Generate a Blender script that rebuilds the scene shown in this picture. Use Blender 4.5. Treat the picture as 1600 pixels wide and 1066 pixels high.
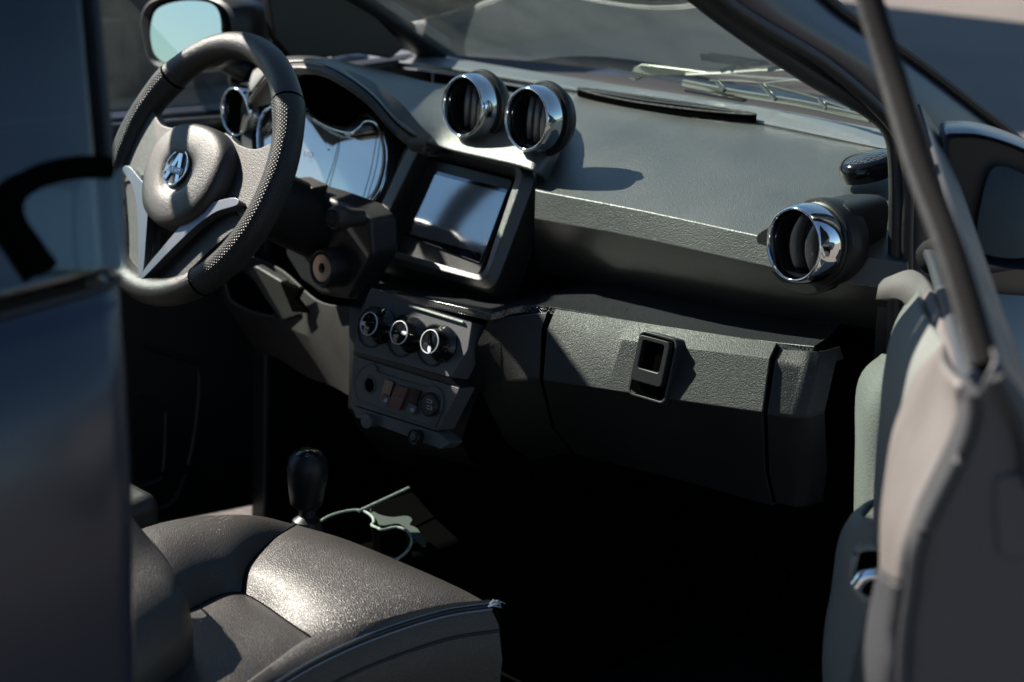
import bpy, bmesh, math, random
from mathutils import Vector as V, Matrix
random.seed(7)
R_ = math.radians
sc = bpy.context.scene
for o in list(bpy.data.objects): bpy.data.objects.remove(o)
COL = sc.collection

# ------------------------------------------------------------------ camera
CAM = V((-1.626, -1.81, 1.47)); HEAD = R_(47.15); PITCH = R_(18.0); FPX = 2800.0
hh = V((math.cos(HEAD), math.sin(HEAD), 0)); rr = V((math.sin(HEAD), -math.cos(HEAD), 0)); zz = V((0, 0, 1))
dd = hh*math.cos(PITCH) - zz*math.sin(PITCH); uu = hh*math.sin(PITCH) + zz*math.cos(PITCH)
cd = bpy.data.cameras.new('camera'); cam = bpy.data.objects.new('camera', cd); COL.objects.link(cam)
cam.matrix_world = Matrix(((rr.x, uu.x, -dd.x, CAM.x), (rr.y, uu.y, -dd.y, CAM.y), (rr.z, uu.z, -dd.z, CAM.z), (0, 0, 0, 1)))
cd.sensor_width = 36; cd.lens = FPX/1600*36; cd.clip_start = .05; cd.clip_end = 3000
cd.dof.use_dof = True; cd.dof.focus_distance = 2.15; cd.dof.aperture_fstop = 4.5; cd.dof.aperture_blades = 9
sc.camera = cam

# ------------------------------------------------------------------ world, sun, exposure
SUN_EL = R_(40); SUN_AZ = R_(105)          # azimuth measured from +X (car forward) towards +Y (driver side)
w = bpy.data.worlds.new('World'); sc.world = w; w.use_nodes = True
nt = w.node_tree; bg = nt.nodes['Background']
sky = nt.nodes.new('ShaderNodeTexSky'); sky.sky_type = 'NISHITA'; sky.sun_disc = False
sky.sun_elevation = SUN_EL; sky.sun_rotation = R_(90) - SUN_AZ
sky.air_density = 1.2; sky.dust_density = .2; sky.ozone_density = 1.8; sky.altitude = 300
tn = nt.nodes.new('ShaderNodeMix'); tn.data_type = 'RGBA'; tn.blend_type = 'MULTIPLY'; tn.inputs[0].default_value = 1; tn.inputs[7].default_value = (.84, .96, 1.04, 1)   # white balance of the sky
nt.links.new(sky.outputs[0], tn.inputs[6]); nt.links.new(tn.outputs[2], bg.inputs[0]); bg.inputs[1].default_value = .05
sd = bpy.data.lights.new('sun', 'SUN'); sun = bpy.data.objects.new('sun', sd); COL.objects.link(sun)
sd.energy = 5.0; sd.angle = R_(.5); sd.color = (1, .93, .82)
sv = V((math.cos(SUN_EL)*math.cos(SUN_AZ), math.cos(SUN_EL)*math.sin(SUN_AZ), math.sin(SUN_EL)))
sun.rotation_euler = sv.to_track_quat('Z', 'Y').to_euler(); sun.location = (0, 0, 6)
vs = sc.view_settings; vs.view_transform = 'Standard'; vs.look = 'None'; vs.gamma = 1; vs.exposure = 1.3
try: vs.use_curve_mapping = False
except Exception: pass
sc.render.engine = 'CYCLES'
sc.cycles.max_bounces = 8; sc.cycles.transparent_max_bounces = 12

# ------------------------------------------------------------------ geometry helpers
def at(px, py, x=None, y=None, z=None):
    """point on the world plane x=, y= or z= that is seen at photo pixel px, py (used to survey the car)"""
    v = (px-800)/FPX*rr - (py-533)/FPX*uu + dd
    t = (x-CAM.x)/v.x if x is not None else (y-CAM.y)/v.y if y is not None else (z-CAM.z)/v.z
    return CAM + v*t
def atp(px, py, o, n):
    v = (px-800)/FPX*rr - (py-533)/FPX*uu + dd
    return CAM + v*((o-CAM).dot(n)/v.dot(n))
def cr(pts, n, closed=False):
    """Catmull-Rom through pts, n samples evenly spread over the segments"""
    pts = [V(p) for p in pts]; m = len(pts)
    if m == 2: return [pts[0].lerp(pts[1], i/(n-1)) for i in range(n)]
    segs = m if closed else m-1; out = []
    g = (lambda i: pts[i % m]) if closed else (lambda i: pts[0]*2-pts[1] if i < 0 else pts[-1]*2-pts[-2] if i >= m else pts[i])
    N = n if closed else n-1
    for k in range(n):
        s = k*segs/N; i = min(int(s), segs-1); t = s-i
        a, b, c, d = g(i-1), g(i), g(i+1), g(i+2)
        out.append(.5*((2*b)+(c-a)*t+(2*a-5*b+4*c-d)*t*t+(3*b-a-3*c+d)*t**3))
    return out
def lin(pts, n):
    """n samples along the polyline by length"""
    pts = [V(p) for p in pts]; L = [0]
    for a, b in zip(pts, pts[1:]): L.append(L[-1]+(b-a).length)
    out = []
    for k in range(n):
        s = L[-1]*k/(n-1); i = 0
        while i < len(L)-2 and s > L[i+1]: i += 1
        out.append(pts[i].lerp(pts[i+1], (s-L[i])/max(1e-9, L[i+1]-L[i])))
    return out
def obj(name, verts, faces, mat, parent=None, smooth=True, bevel=0, seg=2, solid=0, sub=0, off=-1, auto=None):
    me = bpy.data.meshes.new(name); me.from_pydata([tuple(v) for v in verts], [], faces); me.validate()
    bm = bmesh.new(); bm.from_mesh(me); bmesh.ops.remove_doubles(bm, verts=bm.verts, dist=1e-5)
    bmesh.ops.recalc_face_normals(bm, faces=bm.faces); bm.to_mesh(me); bm.free()
    o = bpy.data.objects.new(name, me); COL.objects.link(o); me.materials.append(mat)
    for p in me.polygons: p.use_smooth = smooth
    if parent: o.parent = parent
    if solid:
        m = o.modifiers.new('solid', 'SOLIDIFY'); m.thickness = solid; m.offset = off
    if bevel:
        m = o.modifiers.new('bevel', 'BEVEL'); m.width = bevel; m.segments = seg; m.limit_method = 'ANGLE'; m.angle_limit = R_(25); m.harden_normals = True
    if sub:
        m = o.modifiers.new('sub', 'SUBSURF'); m.levels = sub; m.render_levels = sub
    if smooth and not bevel and not sub:
        try: me.set_sharp_from_angle(angle=R_(auto or 40))
        except Exception: pass
    return o
def grid(name, rows, mat, parent=None, closed=False, **k):
    n = len(rows[0]); v = [p for r in rows for p in r]; f = []
    for i in range(len(rows)-1):
        for j in range(n if closed else n-1):
            j2 = (j+1) % n
            f.append((i*n+j, i*n+j2, (i+1)*n+j2, (i+1)*n+j))
    return obj(name, v, f, mat, parent, **k)
def patch(name, A, B, C_, D, mat, parent=None, bulge=0, nu=24, nv=24, pw=4, nrm=None, bumpf=None, **k):
    """Coons patch: A from p00 to p10, B p10 to p11, C p01 to p11, D p00 to p01; pillow bulge along the normal"""
    a, c = cr(A, nu+1), cr(C_, nu+1); b, d = cr(B, nv+1), cr(D, nv+1); rows = []
    p00, p10, p01, p11 = a[0], a[-1], c[0], c[-1]
    N = nrm or (p10-p00).cross(p01-p00).normalized()
    for j in range(nv+1):
        v = j/nv; row = []
        for i in range(nu+1):
            u = i/nu
            p = a[i]*(1-v)+c[i]*v+d[j]*(1-u)+b[j]*u-(p00*(1-u)*(1-v)+p10*u*(1-v)+p01*(1-u)*v+p11*u*v)
            q = (1-abs(2*u-1)**pw)*(1-abs(2*v-1)**pw)
            p = p+N*bulge*q
            if bumpf: p = p+N*bumpf(u, v)
            row.append(p)
        rows.append(row)
    return grid(name, rows, mat, parent, **k)
def basis(n):
    n = n.normalized(); a = V((0, 0, 1)) if abs(n.z) < .9 else V((0, 1, 0))
    x = a.cross(n).normalized(); return x, n.cross(x), n
def lathe(name, c, n, prof, mat, parent=None, seg=64, ex=1, ey=1, bas=None, **k):
    """profile (radius, height along n)"""
    x, y, n = bas or basis(n); rows = []
    for r, t in prof:
        rows.append([c+n*t+x*(r*ex*math.cos(2*math.pi*i/seg))+y*(r*ey*math.sin(2*math.pi*i/seg)) for i in range(seg)])
    return grid(name, rows, mat, parent, closed=True, **k)
def tube(name, pts, r, mat, parent=None, closed=False, seg=12, n=None, flat=1, ref=None, **k):
    P = cr(pts, n, closed) if n else [V(p) for p in pts]; m = len(P); rows = []
    prev = None
    for i in range(m):
        t = (P[(i+1) % m]-P[i-1]) if closed else (P[min(i+1, m-1)]-P[max(i-1, 0)])
        t.normalize(); a = ref or V((0, 0, 1))
        if not ref and abs(t.z) > .95: a = V((1, 0, 0))
        s = t.cross(a).normalized(); q = s.cross(t).normalized()
        rad = r[min(len(r)-1, int(i*len(r)/m))] if isinstance(r, (list, tuple)) else r
        rows.append([P[i]+s*(rad*math.cos(2*math.pi*j/seg))+q*(rad*flat*math.sin(2*math.pi*j/seg)) for j in range(seg)])
    v = [p for row in rows for p in row]; f = []
    for i in range(m if closed else m-1):
        i2 = (i+1) % m
        for j in range(seg): f.append((i*seg+j, i*seg+(j+1) % seg, i2*seg+(j+1) % seg, i2*seg+j))
    if not closed: f.append(tuple(range(seg))[::-1]); f.append(tuple((m-1)*seg+j for j in range(seg)))
    return obj(name, v, f, mat, parent, **k)
def prism(name, poly, vec, mat, parent=None, **k):
    """solid: polygon of 3D points extruded by vec"""
    n = len(poly); vec = V(vec); v = [V(p) for p in poly]+[V(p)+vec for p in poly]
    f = [tuple(range(n))[::-1], tuple(range(n, 2*n))]+[(i, (i+1) % n, n+(i+1) % n, n+i) for i in range(n)]
    return obj(name, v, f, mat, parent, **k)
def frame(name, outer, inner, vec, mat, parent=None, **k):
    n = len(outer); vec = V(vec)
    v = [V(p) for p in outer]+[V(p) for p in inner]+[V(p)+vec for p in outer]+[V(p)+vec for p in inner]; f = []
    for i in range(n):
        j = (i+1) % n
        f += [(i, j, n+j, n+i), (2*n+i, 3*n+i, 3*n+j, 2*n+j), (i, 2*n+i, 2*n+j, j), (n+i, n+j, 3*n+j, 3*n+i)]
    return obj(name, v, f, mat, parent, **k)
def box(name, c, s, mat, parent=None, rot=None, **k):
    M = rot or Matrix.Identity(3); v = []
    for z in (-1, 1):
        for x, y in ((-1, -1), (1, -1), (1, 1), (-1, 1)): v.append(V(c)+M @ V((x*s[0]/2, y*s[1]/2, z*s[2]/2)))
    return obj(name, v, [(0, 3, 2, 1), (4, 5, 6, 7), (0, 1, 5, 4), (1, 2, 6, 5), (2, 3, 7, 6), (3, 0, 4, 7)], mat, parent, **k)
def rpoly(c, x, y, wd, ht, r, n=5):
    """rounded rectangle"""
    out = []
    for sx, sy, a0 in ((1, 1, 0), (-1, 1, 90), (-1, -1, 180), (1, -1, 270)):
        for i in range(n):
            a = R_(a0+90*i/(n-1)); out.append(c+x*(sx*(wd/2-r)+r*math.cos(a))+y*(sy*(ht/2-r)+r*math.sin(a)))
    return out
def rquad(q, r, n=5):
    """quad (list of 3D corners) with rounded corners"""
    out = []; m = len(q)
    for i in range(m):
        p = q[i]; rad = r[i] if isinstance(r, (list, tuple)) else r
        a = (q[i-1]-p).normalized()*rad; b = (q[(i+1) % m]-p).normalized()*rad
        for k in range(n):
            t = k/(n-1); out.append((p+a)*(1-t)**2+p*2*t*(1-t)+(p+b)*t*t)
    return out

# ------------------------------------------------------------------ materials
def pmat(name, col, rough=.5, metal=0, spec=.5, coat=0, coat_r=.05, sheen=0):
    m = bpy.data.materials.new(name); m.use_nodes = True; b = m.node_tree.nodes['Principled BSDF']
    b.inputs['Base Color'].default_value = (*col, 1); b.inputs['Roughness'].default_value = rough; b.inputs['Metallic'].default_value = metal
    b.inputs['Specular IOR Level'].default_value = spec; b.inputs['Coat Weight'].default_value = coat; b.inputs['Coat Roughness'].default_value = coat_r
    b.inputs['Sheen Weight'].default_value = sheen
    return m
def N(m, t, **k):
    n = m.node_tree.nodes.new(t)
    for a, v in k.items(): setattr(n, a, v)
    return n
def grain(m, scale, dist, kind='vor', strength=1, rough=None, stretch=None, colvar=0, dust=0):
    """leather / plastic grain bump, roughness mottling, slight colour variation and dust specks in object coordinates"""
    nt = m.node_tree; L = nt.links.new; b = nt.nodes['Principled BSDF']
    tc = N(m, 'ShaderNodeTexCoord'); mp = N(m, 'ShaderNodeMapping'); L(tc.outputs['Object'], mp.inputs[0])
    if stretch: mp.inputs['Scale'].default_value = stretch
    if kind in ('vor', 'crackle'):
        t = N(m, 'ShaderNodeTexVoronoi'); t.feature = 'F1' if kind == 'vor' else 'DISTANCE_TO_EDGE'; t.inputs['Scale'].default_value = scale; t.inputs['Randomness'].default_value = 1
        ns = N(m, 'ShaderNodeTexNoise'); ns.inputs['Scale'].default_value = scale*.5; ns.inputs['Detail'].default_value = 3
        mx = N(m, 'ShaderNodeMix'); mx.data_type = 'RGBA'; mx.blend_type = 'LINEAR_LIGHT'; mx.inputs[0].default_value = .0015*0+.002
        L(mp.outputs[0], mx.inputs[6]); L(ns.outputs['Color'], mx.inputs[7]); L(mx.outputs[2], t.inputs['Vector']); L(mp.outputs[0], ns.inputs['Vector'])
        out = t.outputs['Distance']
        if kind == 'crackle':
            mx.inputs[0].default_value = .0007; ns.inputs['Scale'].default_value = scale*.8
            cm = N(m, 'ShaderNodeMapRange'); cm.interpolation_type = 'SMOOTHSTEP'; cm.inputs[1].default_value = 0; cm.inputs[2].default_value = .28; L(out, cm.inputs[0]); out = cm.outputs[0]
    else:
        t = N(m, 'ShaderNodeTexNoise'); t.inputs['Scale'].default_value = scale; t.inputs['Detail'].default_value = 4; t.inputs['Roughness'].default_value = .6
        L(mp.outputs[0], t.inputs['Vector']); out = t.outputs[0]
    bp = N(m, 'ShaderNodeBump'); bp.inputs['Distance'].default_value = dist; bp.inputs['Strength'].default_value = strength
    if kind == 'vor': bp.invert = True
    L(out, bp.inputs['Height']); L(bp.outputs[0], b.inputs['Normal']); L(bp.outputs[0], b.inputs['Coat Normal'])
    big = N(m, 'ShaderNodeTexNoise'); big.inputs['Scale'].default_value = 9; big.inputs['Detail'].default_value = 5; L(tc.outputs['Object'], big.inputs['Vector'])
    if rough:
        mr = N(m, 'ShaderNodeMapRange'); mr.inputs[1].default_value = .3; mr.inputs[2].default_value = .7; mr.inputs[3].default_value = rough[0]; mr.inputs[4].default_value = rough[1]
        L(big.outputs[0], mr.inputs[0]); L(mr.outputs[0], b.inputs['Roughness'])
    if colvar or dust:
        c = b.inputs['Base Color'].default_value[:]
        r = N(m, 'ShaderNodeValToRGB'); e = r.color_ramp.elements
        e[0].position = .3; e[1].position = .72
        e[0].color = tuple(x*(1-colvar) for x in c[:3])+(1,); e[1].color = tuple(min(1, x*(1+colvar)) for x in c[:3])+(1,)
        L(big.outputs[0], r.inputs[0]); outc = r.outputs[0]
        if dust:
            vd = N(m, 'ShaderNodeTexVoronoi'); vd.inputs['Scale'].default_value = 95; L(tc.outputs['Object'], vd.inputs['Vector'])
            lt = N(m, 'ShaderNodeMath'); lt.operation = 'LESS_THAN'; lt.inputs[1].default_value = dust; L(vd.outputs['Distance'], lt.inputs[0])
            mm = N(m, 'ShaderNodeMix'); mm.data_type = 'RGBA'; L(lt.outputs[0], mm.inputs[0]); L(outc, mm.inputs[6]); mm.inputs[7].default_value = (.3, .3, .28, 1)
            outc = mm.outputs[2]
        L(outc, b.inputs['Base Color'])
    return m
def perf(m, s=.0036, depth=.0010):
    """regular perforation dots"""
    nt = m.node_tree; L = nt.links.new; b = nt.nodes['Principled BSDF']
    tc = N(m, 'ShaderNodeTexCoord'); vo = N(m, 'ShaderNodeTexVoronoi'); vo.voronoi_dimensions = '2D'; vo.inputs['Scale'].default_value = 1/s; vo.inputs['Randomness'].default_value = 0
    mp = N(m, 'ShaderNodeMapping'); mp.inputs['Rotation'].default_value = (0, 0, R_(45)); L(tc.outputs['UV'], mp.inputs[0]); L(mp.outputs[0], vo.inputs['Vector'])
    mr = N(m, 'ShaderNodeMapRange'); mr.inputs[1].default_value = .15; mr.inputs[2].default_value = .4; L(vo.outputs['Distance'], mr.inputs[0])
    bp = N(m, 'ShaderNodeBump'); bp.inputs['Distance'].default_value = depth; L(mr.outputs[0], bp.inputs['Height']); L(bp.outputs[0], b.inputs['Normal'])
    return m
def weave(m, s=.0038):
    """carbon look checker weave"""
    nt = m.node_tree; L = nt.links.new; b = nt.nodes['Principled BSDF']
    tc = N(m, 'ShaderNodeTexCoord'); mp = N(m, 'ShaderNodeMapping'); mp.inputs['Rotation'].default_value = (0, 0, R_(45)); mp.inputs['Scale'].default_value = (1, 1, 1)
    L(tc.outputs['Object'], mp.inputs[0])
    ck = N(m, 'ShaderNodeTexChecker'); ck.inputs['Scale'].default_value = 1/s*1.0; L(mp.outputs[0], ck.inputs['Vector'])
    ck.inputs[1].default_value = (.010, .010, .012, 1); ck.inputs[2].default_value = (.07, .075, .08, 1)
    L(ck.outputs['Color'], b.inputs['Base Color'])
    bp = N(m, 'ShaderNodeBump'); bp.inputs['Distance'].default_value = .0008; L(ck.outputs['Fac'], bp.inputs['Height']); L(bp.outputs[0], b.inputs['Normal'])
    return m
def glassm(name, tint=(.9, .95, .93), refl=1.0, dirt=0.0, rough=0.0):
    """thin sheet glass: tinted transparency, fresnel reflection and a film of dust"""
    m = bpy.data.materials.new(name); m.use_nodes = True; nt = m.node_tree; nt.nodes.clear(); L = nt.links.new
    out = nt.nodes.new('ShaderNodeOutputMaterial'); tr = nt.nodes.new('ShaderNodeBsdfTransparent'); tr.inputs[0].default_value = (*tint, 1)
    gl = nt.nodes.new('ShaderNodeBsdfGlossy'); gl.inputs['Roughness'].default_value = rough
    fr = nt.nodes.new('ShaderNodeLayerWeight'); fr.inputs[0].default_value = .5
    pw = nt.nodes.new('ShaderNodeMath'); pw.operation = 'POWER'; pw.inputs[1].default_value = 5; L(fr.outputs['Facing'], pw.inputs[0])
    mu = nt.nodes.new('ShaderNodeMath'); mu.operation = 'MULTIPLY_ADD'; mu.use_clamp = True; mu.inputs[1].default_value = .92; mu.inputs[2].default_value = .07*refl; L(pw.outputs[0], mu.inputs[0])
    mx = nt.nodes.new('ShaderNodeMixShader'); L(mu.outputs[0], mx.inputs[0]); L(tr.outputs[0], mx.inputs[1]); L(gl.outputs[0], mx.inputs[2])
    last = mx.outputs[0]
    if dirt:
        df = nt.nodes.new('ShaderNodeBsdfDiffuse'); df.inputs[0].default_value = (.42, .45, .4, 1)
        tl = nt.nodes.new('ShaderNodeBsdfTranslucent'); tl.inputs[0].default_value = (.42, .45, .4, 1)
        ad = nt.nodes.new('ShaderNodeMixShader'); ad.inputs[0].default_value = .5; L(df.outputs[0], ad.inputs[1]); L(tl.outputs[0], ad.inputs[2])
        tc = nt.nodes.new('ShaderNodeTexCoord'); ns = nt.nodes.new('ShaderNodeTexNoise'); ns.inputs['Scale'].default_value = 4.5; ns.inputs['Detail'].default_value = 10; ns.inputs['Distortion'].default_value = 1.6
        L(tc.outputs['Object'], ns.inputs['Vector'])
        mr = nt.nodes.new('ShaderNodeMapRange'); mr.inputs[1].default_value = .35; mr.inputs[2].default_value = .75; mr.inputs[3].default_value = dirt*.35; mr.inputs[4].default_value = dirt*1.9
        L(ns.outputs[0], mr.inputs[0]); m2 = nt.nodes.new('ShaderNodeMixShader'); L(mr.outputs[0], m2.inputs[0]); L(last, m2.inputs[1]); L(ad.outputs[0], m2.inputs[2]); last = m2.outputs[0]
    L(last, out.inputs[0]); return m

M = {}
M['dash'] = grain(pmat('dash_pad_plastic', (.030, .031, .027), .5, spec=1.0, coat=.7, coat_r=.46), 640, .00036, rough=(.42, .54), colvar=.12, dust=.03)
M['trim'] = grain(pmat('trim_plastic', (.013, .014, .014), .5, spec=.42), 640, .00038, rough=(.4, .55), colvar=.15, dust=.035)
M['trim_s'] = grain(pmat('smooth_grey_plastic', (.026, .028, .030), .42), 700, .0003, kind='noise', rough=(.36, .5))
M['dark'] = pmat('black_plastic', (.012, .012, .013), .45)
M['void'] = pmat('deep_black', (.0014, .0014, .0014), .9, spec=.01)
M['carpet'] = grain(pmat('black_carpet', (.004, .004, .0045), .95, spec=.04), 900, .002, kind='noise')
M['cowl'] = pmat('cowl_plastic', (.02, .021, .021), .75, spec=.2)
M['gloss'] = pmat('gloss_black', (.008, .008, .009), .12)
M['vane'] = pmat('vane_plastic', (.06, .06, .063), .25, spec=.9)
M['chrome'] = pmat('chrome', (.82, .84, .86), .06, metal=1)
M['satin'] = pmat('satin_silver', (.17, .18, .20), .38, metal=.85)
M['bronze'] = pmat('brushed_bronze', (.55, .42, .34), .35, metal=.7)
M['leather'] = grain(pmat('black_leather', (.025, .0215, .019), .46, spec=.7), 400, .00022, kind='crackle', rough=(.42, .50), colvar=.1)
M['rim'] = grain(pmat('rim_leather', (.030, .029, .028), .36), 700, .0004, rough=(.32, .42))
M['perf'] = perf(pmat('perforated_leather', (.026, .026, .025), .42))
M['perf2'] = grain(pmat('spoke_rubber', (.02, .02, .02), .5), 500, .0006, kind='noise')
M['hub'] = grain(pmat('hub_plastic', (.030, .027, .025), .48, spec=.7), 520, .0007, kind='noise', rough=(.42, .55))
M['carbon'] = weave(pmat('carbon_look', (.03, .03, .03), .25, coat=.3))
M['rubber'] = grain(pmat('rubber_seal', (.014, .014, .015), .55), 300, .0006, kind='noise')
M['frame'] = grain(pmat('frame_trim', (.018, .017, .017), .6), 300, .0004, kind='noise')
M['barm'] = pmat('door_frame_film', (.007, .006, .006), .85, spec=.12)
M['paint'] = pmat('navy_paint', (.003, .007, .02), .45, metal=0, spec=.4, coat=.65, coat_r=.24)
M['grey'] = grain(pmat('grey_door_trim', (.15, .16, .15), .5), 420, .0006, rough=(.45, .6), colvar=.08)
M['greyw'] = grain(pmat('grey_door_shell', (.135, .122, .118), .55), 500, .0005, kind='noise', rough=(.4, .6), colvar=.1)
M['shell'] = grain(pmat('door_shut_face', (.045, .045, .05), .5), 60, .001, kind='noise', rough=(.4, .6), colvar=.2)
M['trim_shade'] = grain(pmat('door_trim_shaded', (.032, .033, .038), .55), 420, .0005, rough=(.5, .6))  # dark colour stands in for shade on the lower door trim
M['headlining'] = pmat('headlining', (.03, .03, .03), .9)
M['screen'] = pmat('screen_glass', (.10, .12, .16), .06, metal=1, coat=1, coat_r=.02)
M['clust'] = pmat('cluster_glass', (.60, .58, .56), .08, metal=.85, coat=1, coat_r=.03)
M['bright'] = pmat('pale_marking', (.75, .8, .85), .4)
M['red'] = pmat('hazard_red', (.10, .035, .035), .4)
M['redmark'] = pmat('hazard_mark', (.3, .1, .09), .5)
M['mirror'] = pmat('mirror_glass', (.45, .52, .54), .01, metal=1)
M['glass'] = glassm('window_glass', (.82, .9, .88), 1, .03)
M['wind'] = glassm('windscreen_glass', (.74, .84, .80), 1.0, .065)
M['tint'] = glassm('tinted_quarter_glass', (.10, .15, .17), 1.3, .012)
M['wiper'] = pmat('wiper_metal', (.20, .21, .19), .3, metal=.9)
M['thread'] = pmat('seam_thread', (.25, .32, .42), .7)
M['matm'] = grain(pmat('floor_mat_rubber', (.008, .008, .009), .7, spec=.2), 120, .003, kind='noise')
M['panel'] = grain(pmat('grey_panel_plastic', (.095, .103, .112), .45), 700, .0003, kind='noise', rough=(.38, .5))
M['sun_patch'] = pmat('tray_sunlit', (.07, .085, .075), .5)  # paler tone painted as sunlight on the tray
M['ledge'] = grain(pmat('ledge_plastic', (.16, .17, .18), .36, spec=.9), 500, .0002, kind='noise', rough=(.3, .42))
M['tray'] = grain(pmat('tray_plastic', (.32, .38, .34), .3), 400, .0005, rough=(.4, .5))
M['stone'] = grain(pmat('brown_stone', (.085, .068, .058), .9), 14, .02, kind='noise', colvar=.35)
M['hill'] = grain(pmat('wooded_hill', (.035, .06, .06), .9), .05, .5, kind='noise', colvar=.3)
M['asphalt'] = None

# ------------------------------------------------------------------ top-level bookkeeping
def tag(o, label=None, cat=None, group=None, kind=None):
    if label: o['label'] = label
    if cat: o['category'] = cat
    if group: o['group'] = group
    if kind: o['kind'] = kind
    return o
def empty(name, parent=None):
    o = bpy.data.objects.new(name, None); COL.objects.link(o); o.empty_display_size = .2
    if parent: o.parent = parent
    return o

# ------------------------------------------------------------------ ground
m = pmat('asphalt', (.2, .18, .17), .85, spec=.3); nt = m.node_tree; L = nt.links.new; b = nt.nodes['Principled BSDF']
tc = N(m, 'ShaderNodeTexCoord'); n1 = N(m, 'ShaderNodeTexNoise'); n1.inputs['Scale'].default_value = 90; n1.inputs['Detail'].default_value = 6; n1.inputs['Roughness'].default_value = .8
n2 = N(m, 'ShaderNodeTexNoise'); n2.inputs['Scale'].default_value = 1.4; n2.inputs['Detail'].default_value = 5
L(tc.outputs['Object'], n1.inputs['Vector']); L(tc.outputs['Object'], n2.inputs['Vector'])
r1 = N(m, 'ShaderNodeValToRGB'); r1.color_ramp.elements[0].color = (.07, .062, .06, 1); r1.color_ramp.elements[0].position = .3; r1.color_ramp.elements[1].color = (.30, .265, .24, 1); r1.color_ramp.elements[1].position = .7
r2 = N(m, 'ShaderNodeValToRGB'); r2.color_ramp.elements[0].color = (.75, .75, .75, 1); r2.color_ramp.elements[1].color = (1.1, 1.08, 1.05, 1)
mx = N(m, 'ShaderNodeMix'); mx.data_type = 'RGBA'; mx.blend_type = 'MULTIPLY'; mx.inputs[0].default_value = 1
L(n1.outputs[0], r1.inputs[0]); L(n2.outputs[0], r2.inputs[0]); L(r1.outputs[0], mx.inputs[6]); L(r2.outputs[0], mx.inputs[7]); L(mx.outputs[2], b.inputs['Base Color'])
bp = N(m, 'ShaderNodeBump'); bp.inputs['Distance'].default_value = .006; L(n1.outputs[0], bp.inputs['Height']); L(bp.outputs[0], b.inputs['Normal'])
M['asphalt'] = m
g = obj('ground', [(-500, -500, 0), (500, -500, 0), (500, 500, 0), (-500, 500, 0)], [(0, 1, 2, 3)], m, smooth=False)
tag(g, kind='structure')

# ------------------------------------------------------------------ the car
car = empty('car'); tag(car, 'small navy blue car with its passenger door open onto black dashboard and leather seat', 'car')

# ---- shell -------------------------------------------------
def pair(y, pts): return [V((x, y, z)) for x, z in pts]
# floor, firewall, rear bulkhead, roof
box('floor_pan', (-.35, 0, .13), (1.75, 1.3, .06), M['carpet'], car, bevel=.01)
box('firewall', (.45, 0, .49), (.06, 1.3, .80), M['carpet'], car)
box('rear_bulkhead', (-1.35, 0, .8), (.06, 1.3, 1.15), M['headlining'], car)
roof = patch('roof', [(-.42, .46, 1.455), (-.38, .3, 1.475), (-.38, -.3, 1.475), (-.42, -.50, 1.45)], [(-.42, -.50, 1.45), (-.6, -.43, 1.455), (-1.4, -.42, 1.455)],
      [(-1.4, .42, 1.455), (-1.4, .3, 1.48), (-1.4, -.3, 1.48), (-1.4, -.42, 1.455)], [(-.42, .46, 1.455), (-1.4, .42, 1.455)], M['paint'], car, nrm=V((0, 0, 1)), bulge=.02, solid=.035)
# windscreen: base from left to right, top at the roof edge
WB = [V((.42, .62, .975)), V((.47, .3, .985)), V((.47, 0, .985)), V((.45, -.3, .985)), V((.33, -.615, .985))]
WT = [V((-.38, .52, 1.455)), V((-.37, .3, 1.475)), V((-.37, 0, 1.48)), V((-.37, -.3, 1.475)), V((-.38, -.52, 1.455))]
ws = patch('windscreen', WB, [WB[-1], V((.03, -.585, 1.195)), WT[-1]], WT, [WB[0], V((.08, .585, 1.19)), WT[0]], M['wind'], car, nu=20, nv=12)
# hood and cowl beyond the glass
patch('hood', [(.56, .62, .90), (.60, .3, .93), (.60, -.3, .93), (.50, -.62, .89)], [(.50, -.62, .89), (.85, -.64, .78), (1.15, -.6, .55)],
      [(1.15, .6, .58), (1.28, .3, .62), (1.28, -.3, .62), (1.15, -.6, .55)], [(.56, .62, .90), (.85, .64, .80), (1.15, .6, .58)], M['paint'], car, nrm=V((0, 0, 1)), bulge=.035, solid=.02,
      bumpf=lambda u, v: .012*math.exp(-((v-.12)/.05)**2)+.010*math.exp(-((u-.22-.1*v)/.03)**2)+.010*math.exp(-((u-.78+.1*v)/.03)**2))
grid('cowl', [cr([(.44, .62, .95), (.49, .3, .955), (.49, -.3, .955), (.36, -.63, .95)], 20), cr([(.62, .63, .915), (.70, .3, .94), (.70, -.3, .94), (.56, -.63, .915)], 20)], M['cowl'], car, solid=.03)
# front fender + outer skin of the right windscreen pillar (one pressing)
F_out = [at(1180, -140, y=-.60), at(1290, 0, y=-.615), at(1425, 95, y=-.63), at(1520, 168, y=-.645), at(1600, 232, y=-.655), at(1760, 380, y=-.67)]
F_in = [at(1000, -140, y=-.62), at(1130, 0, y=-.64), at(1290, 100, y=-.655), at(1395, 205, y=-.67), at(1418, 330, y=-.68), at(1425, 450, y=-.69)]
grid('front_fender', [cr(F_in, 30), [a.lerp(b_, .5)+V((0, -.012, 0)) for a, b_ in zip(cr(F_in, 30), cr(F_out, 30))], cr(F_out, 30), [p+V((.012, .02, -.004)) for p in cr(F_out, 30)]], M['paint'], car, solid=.012)
grid('fender_side', [lin([at(1425, 450, y=-.69), V((.85, -.68, .70))], 12), lin([V((.06, -.70, .35)), V((.95, -.70, .40))], 12)], M['paint'], car, solid=.012)
tube('windscreen_moulding', [p+V((-.004, -.004, .004)) for p in cr(F_out, 40)], .0055, M['frame'], car, seg=8)
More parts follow.
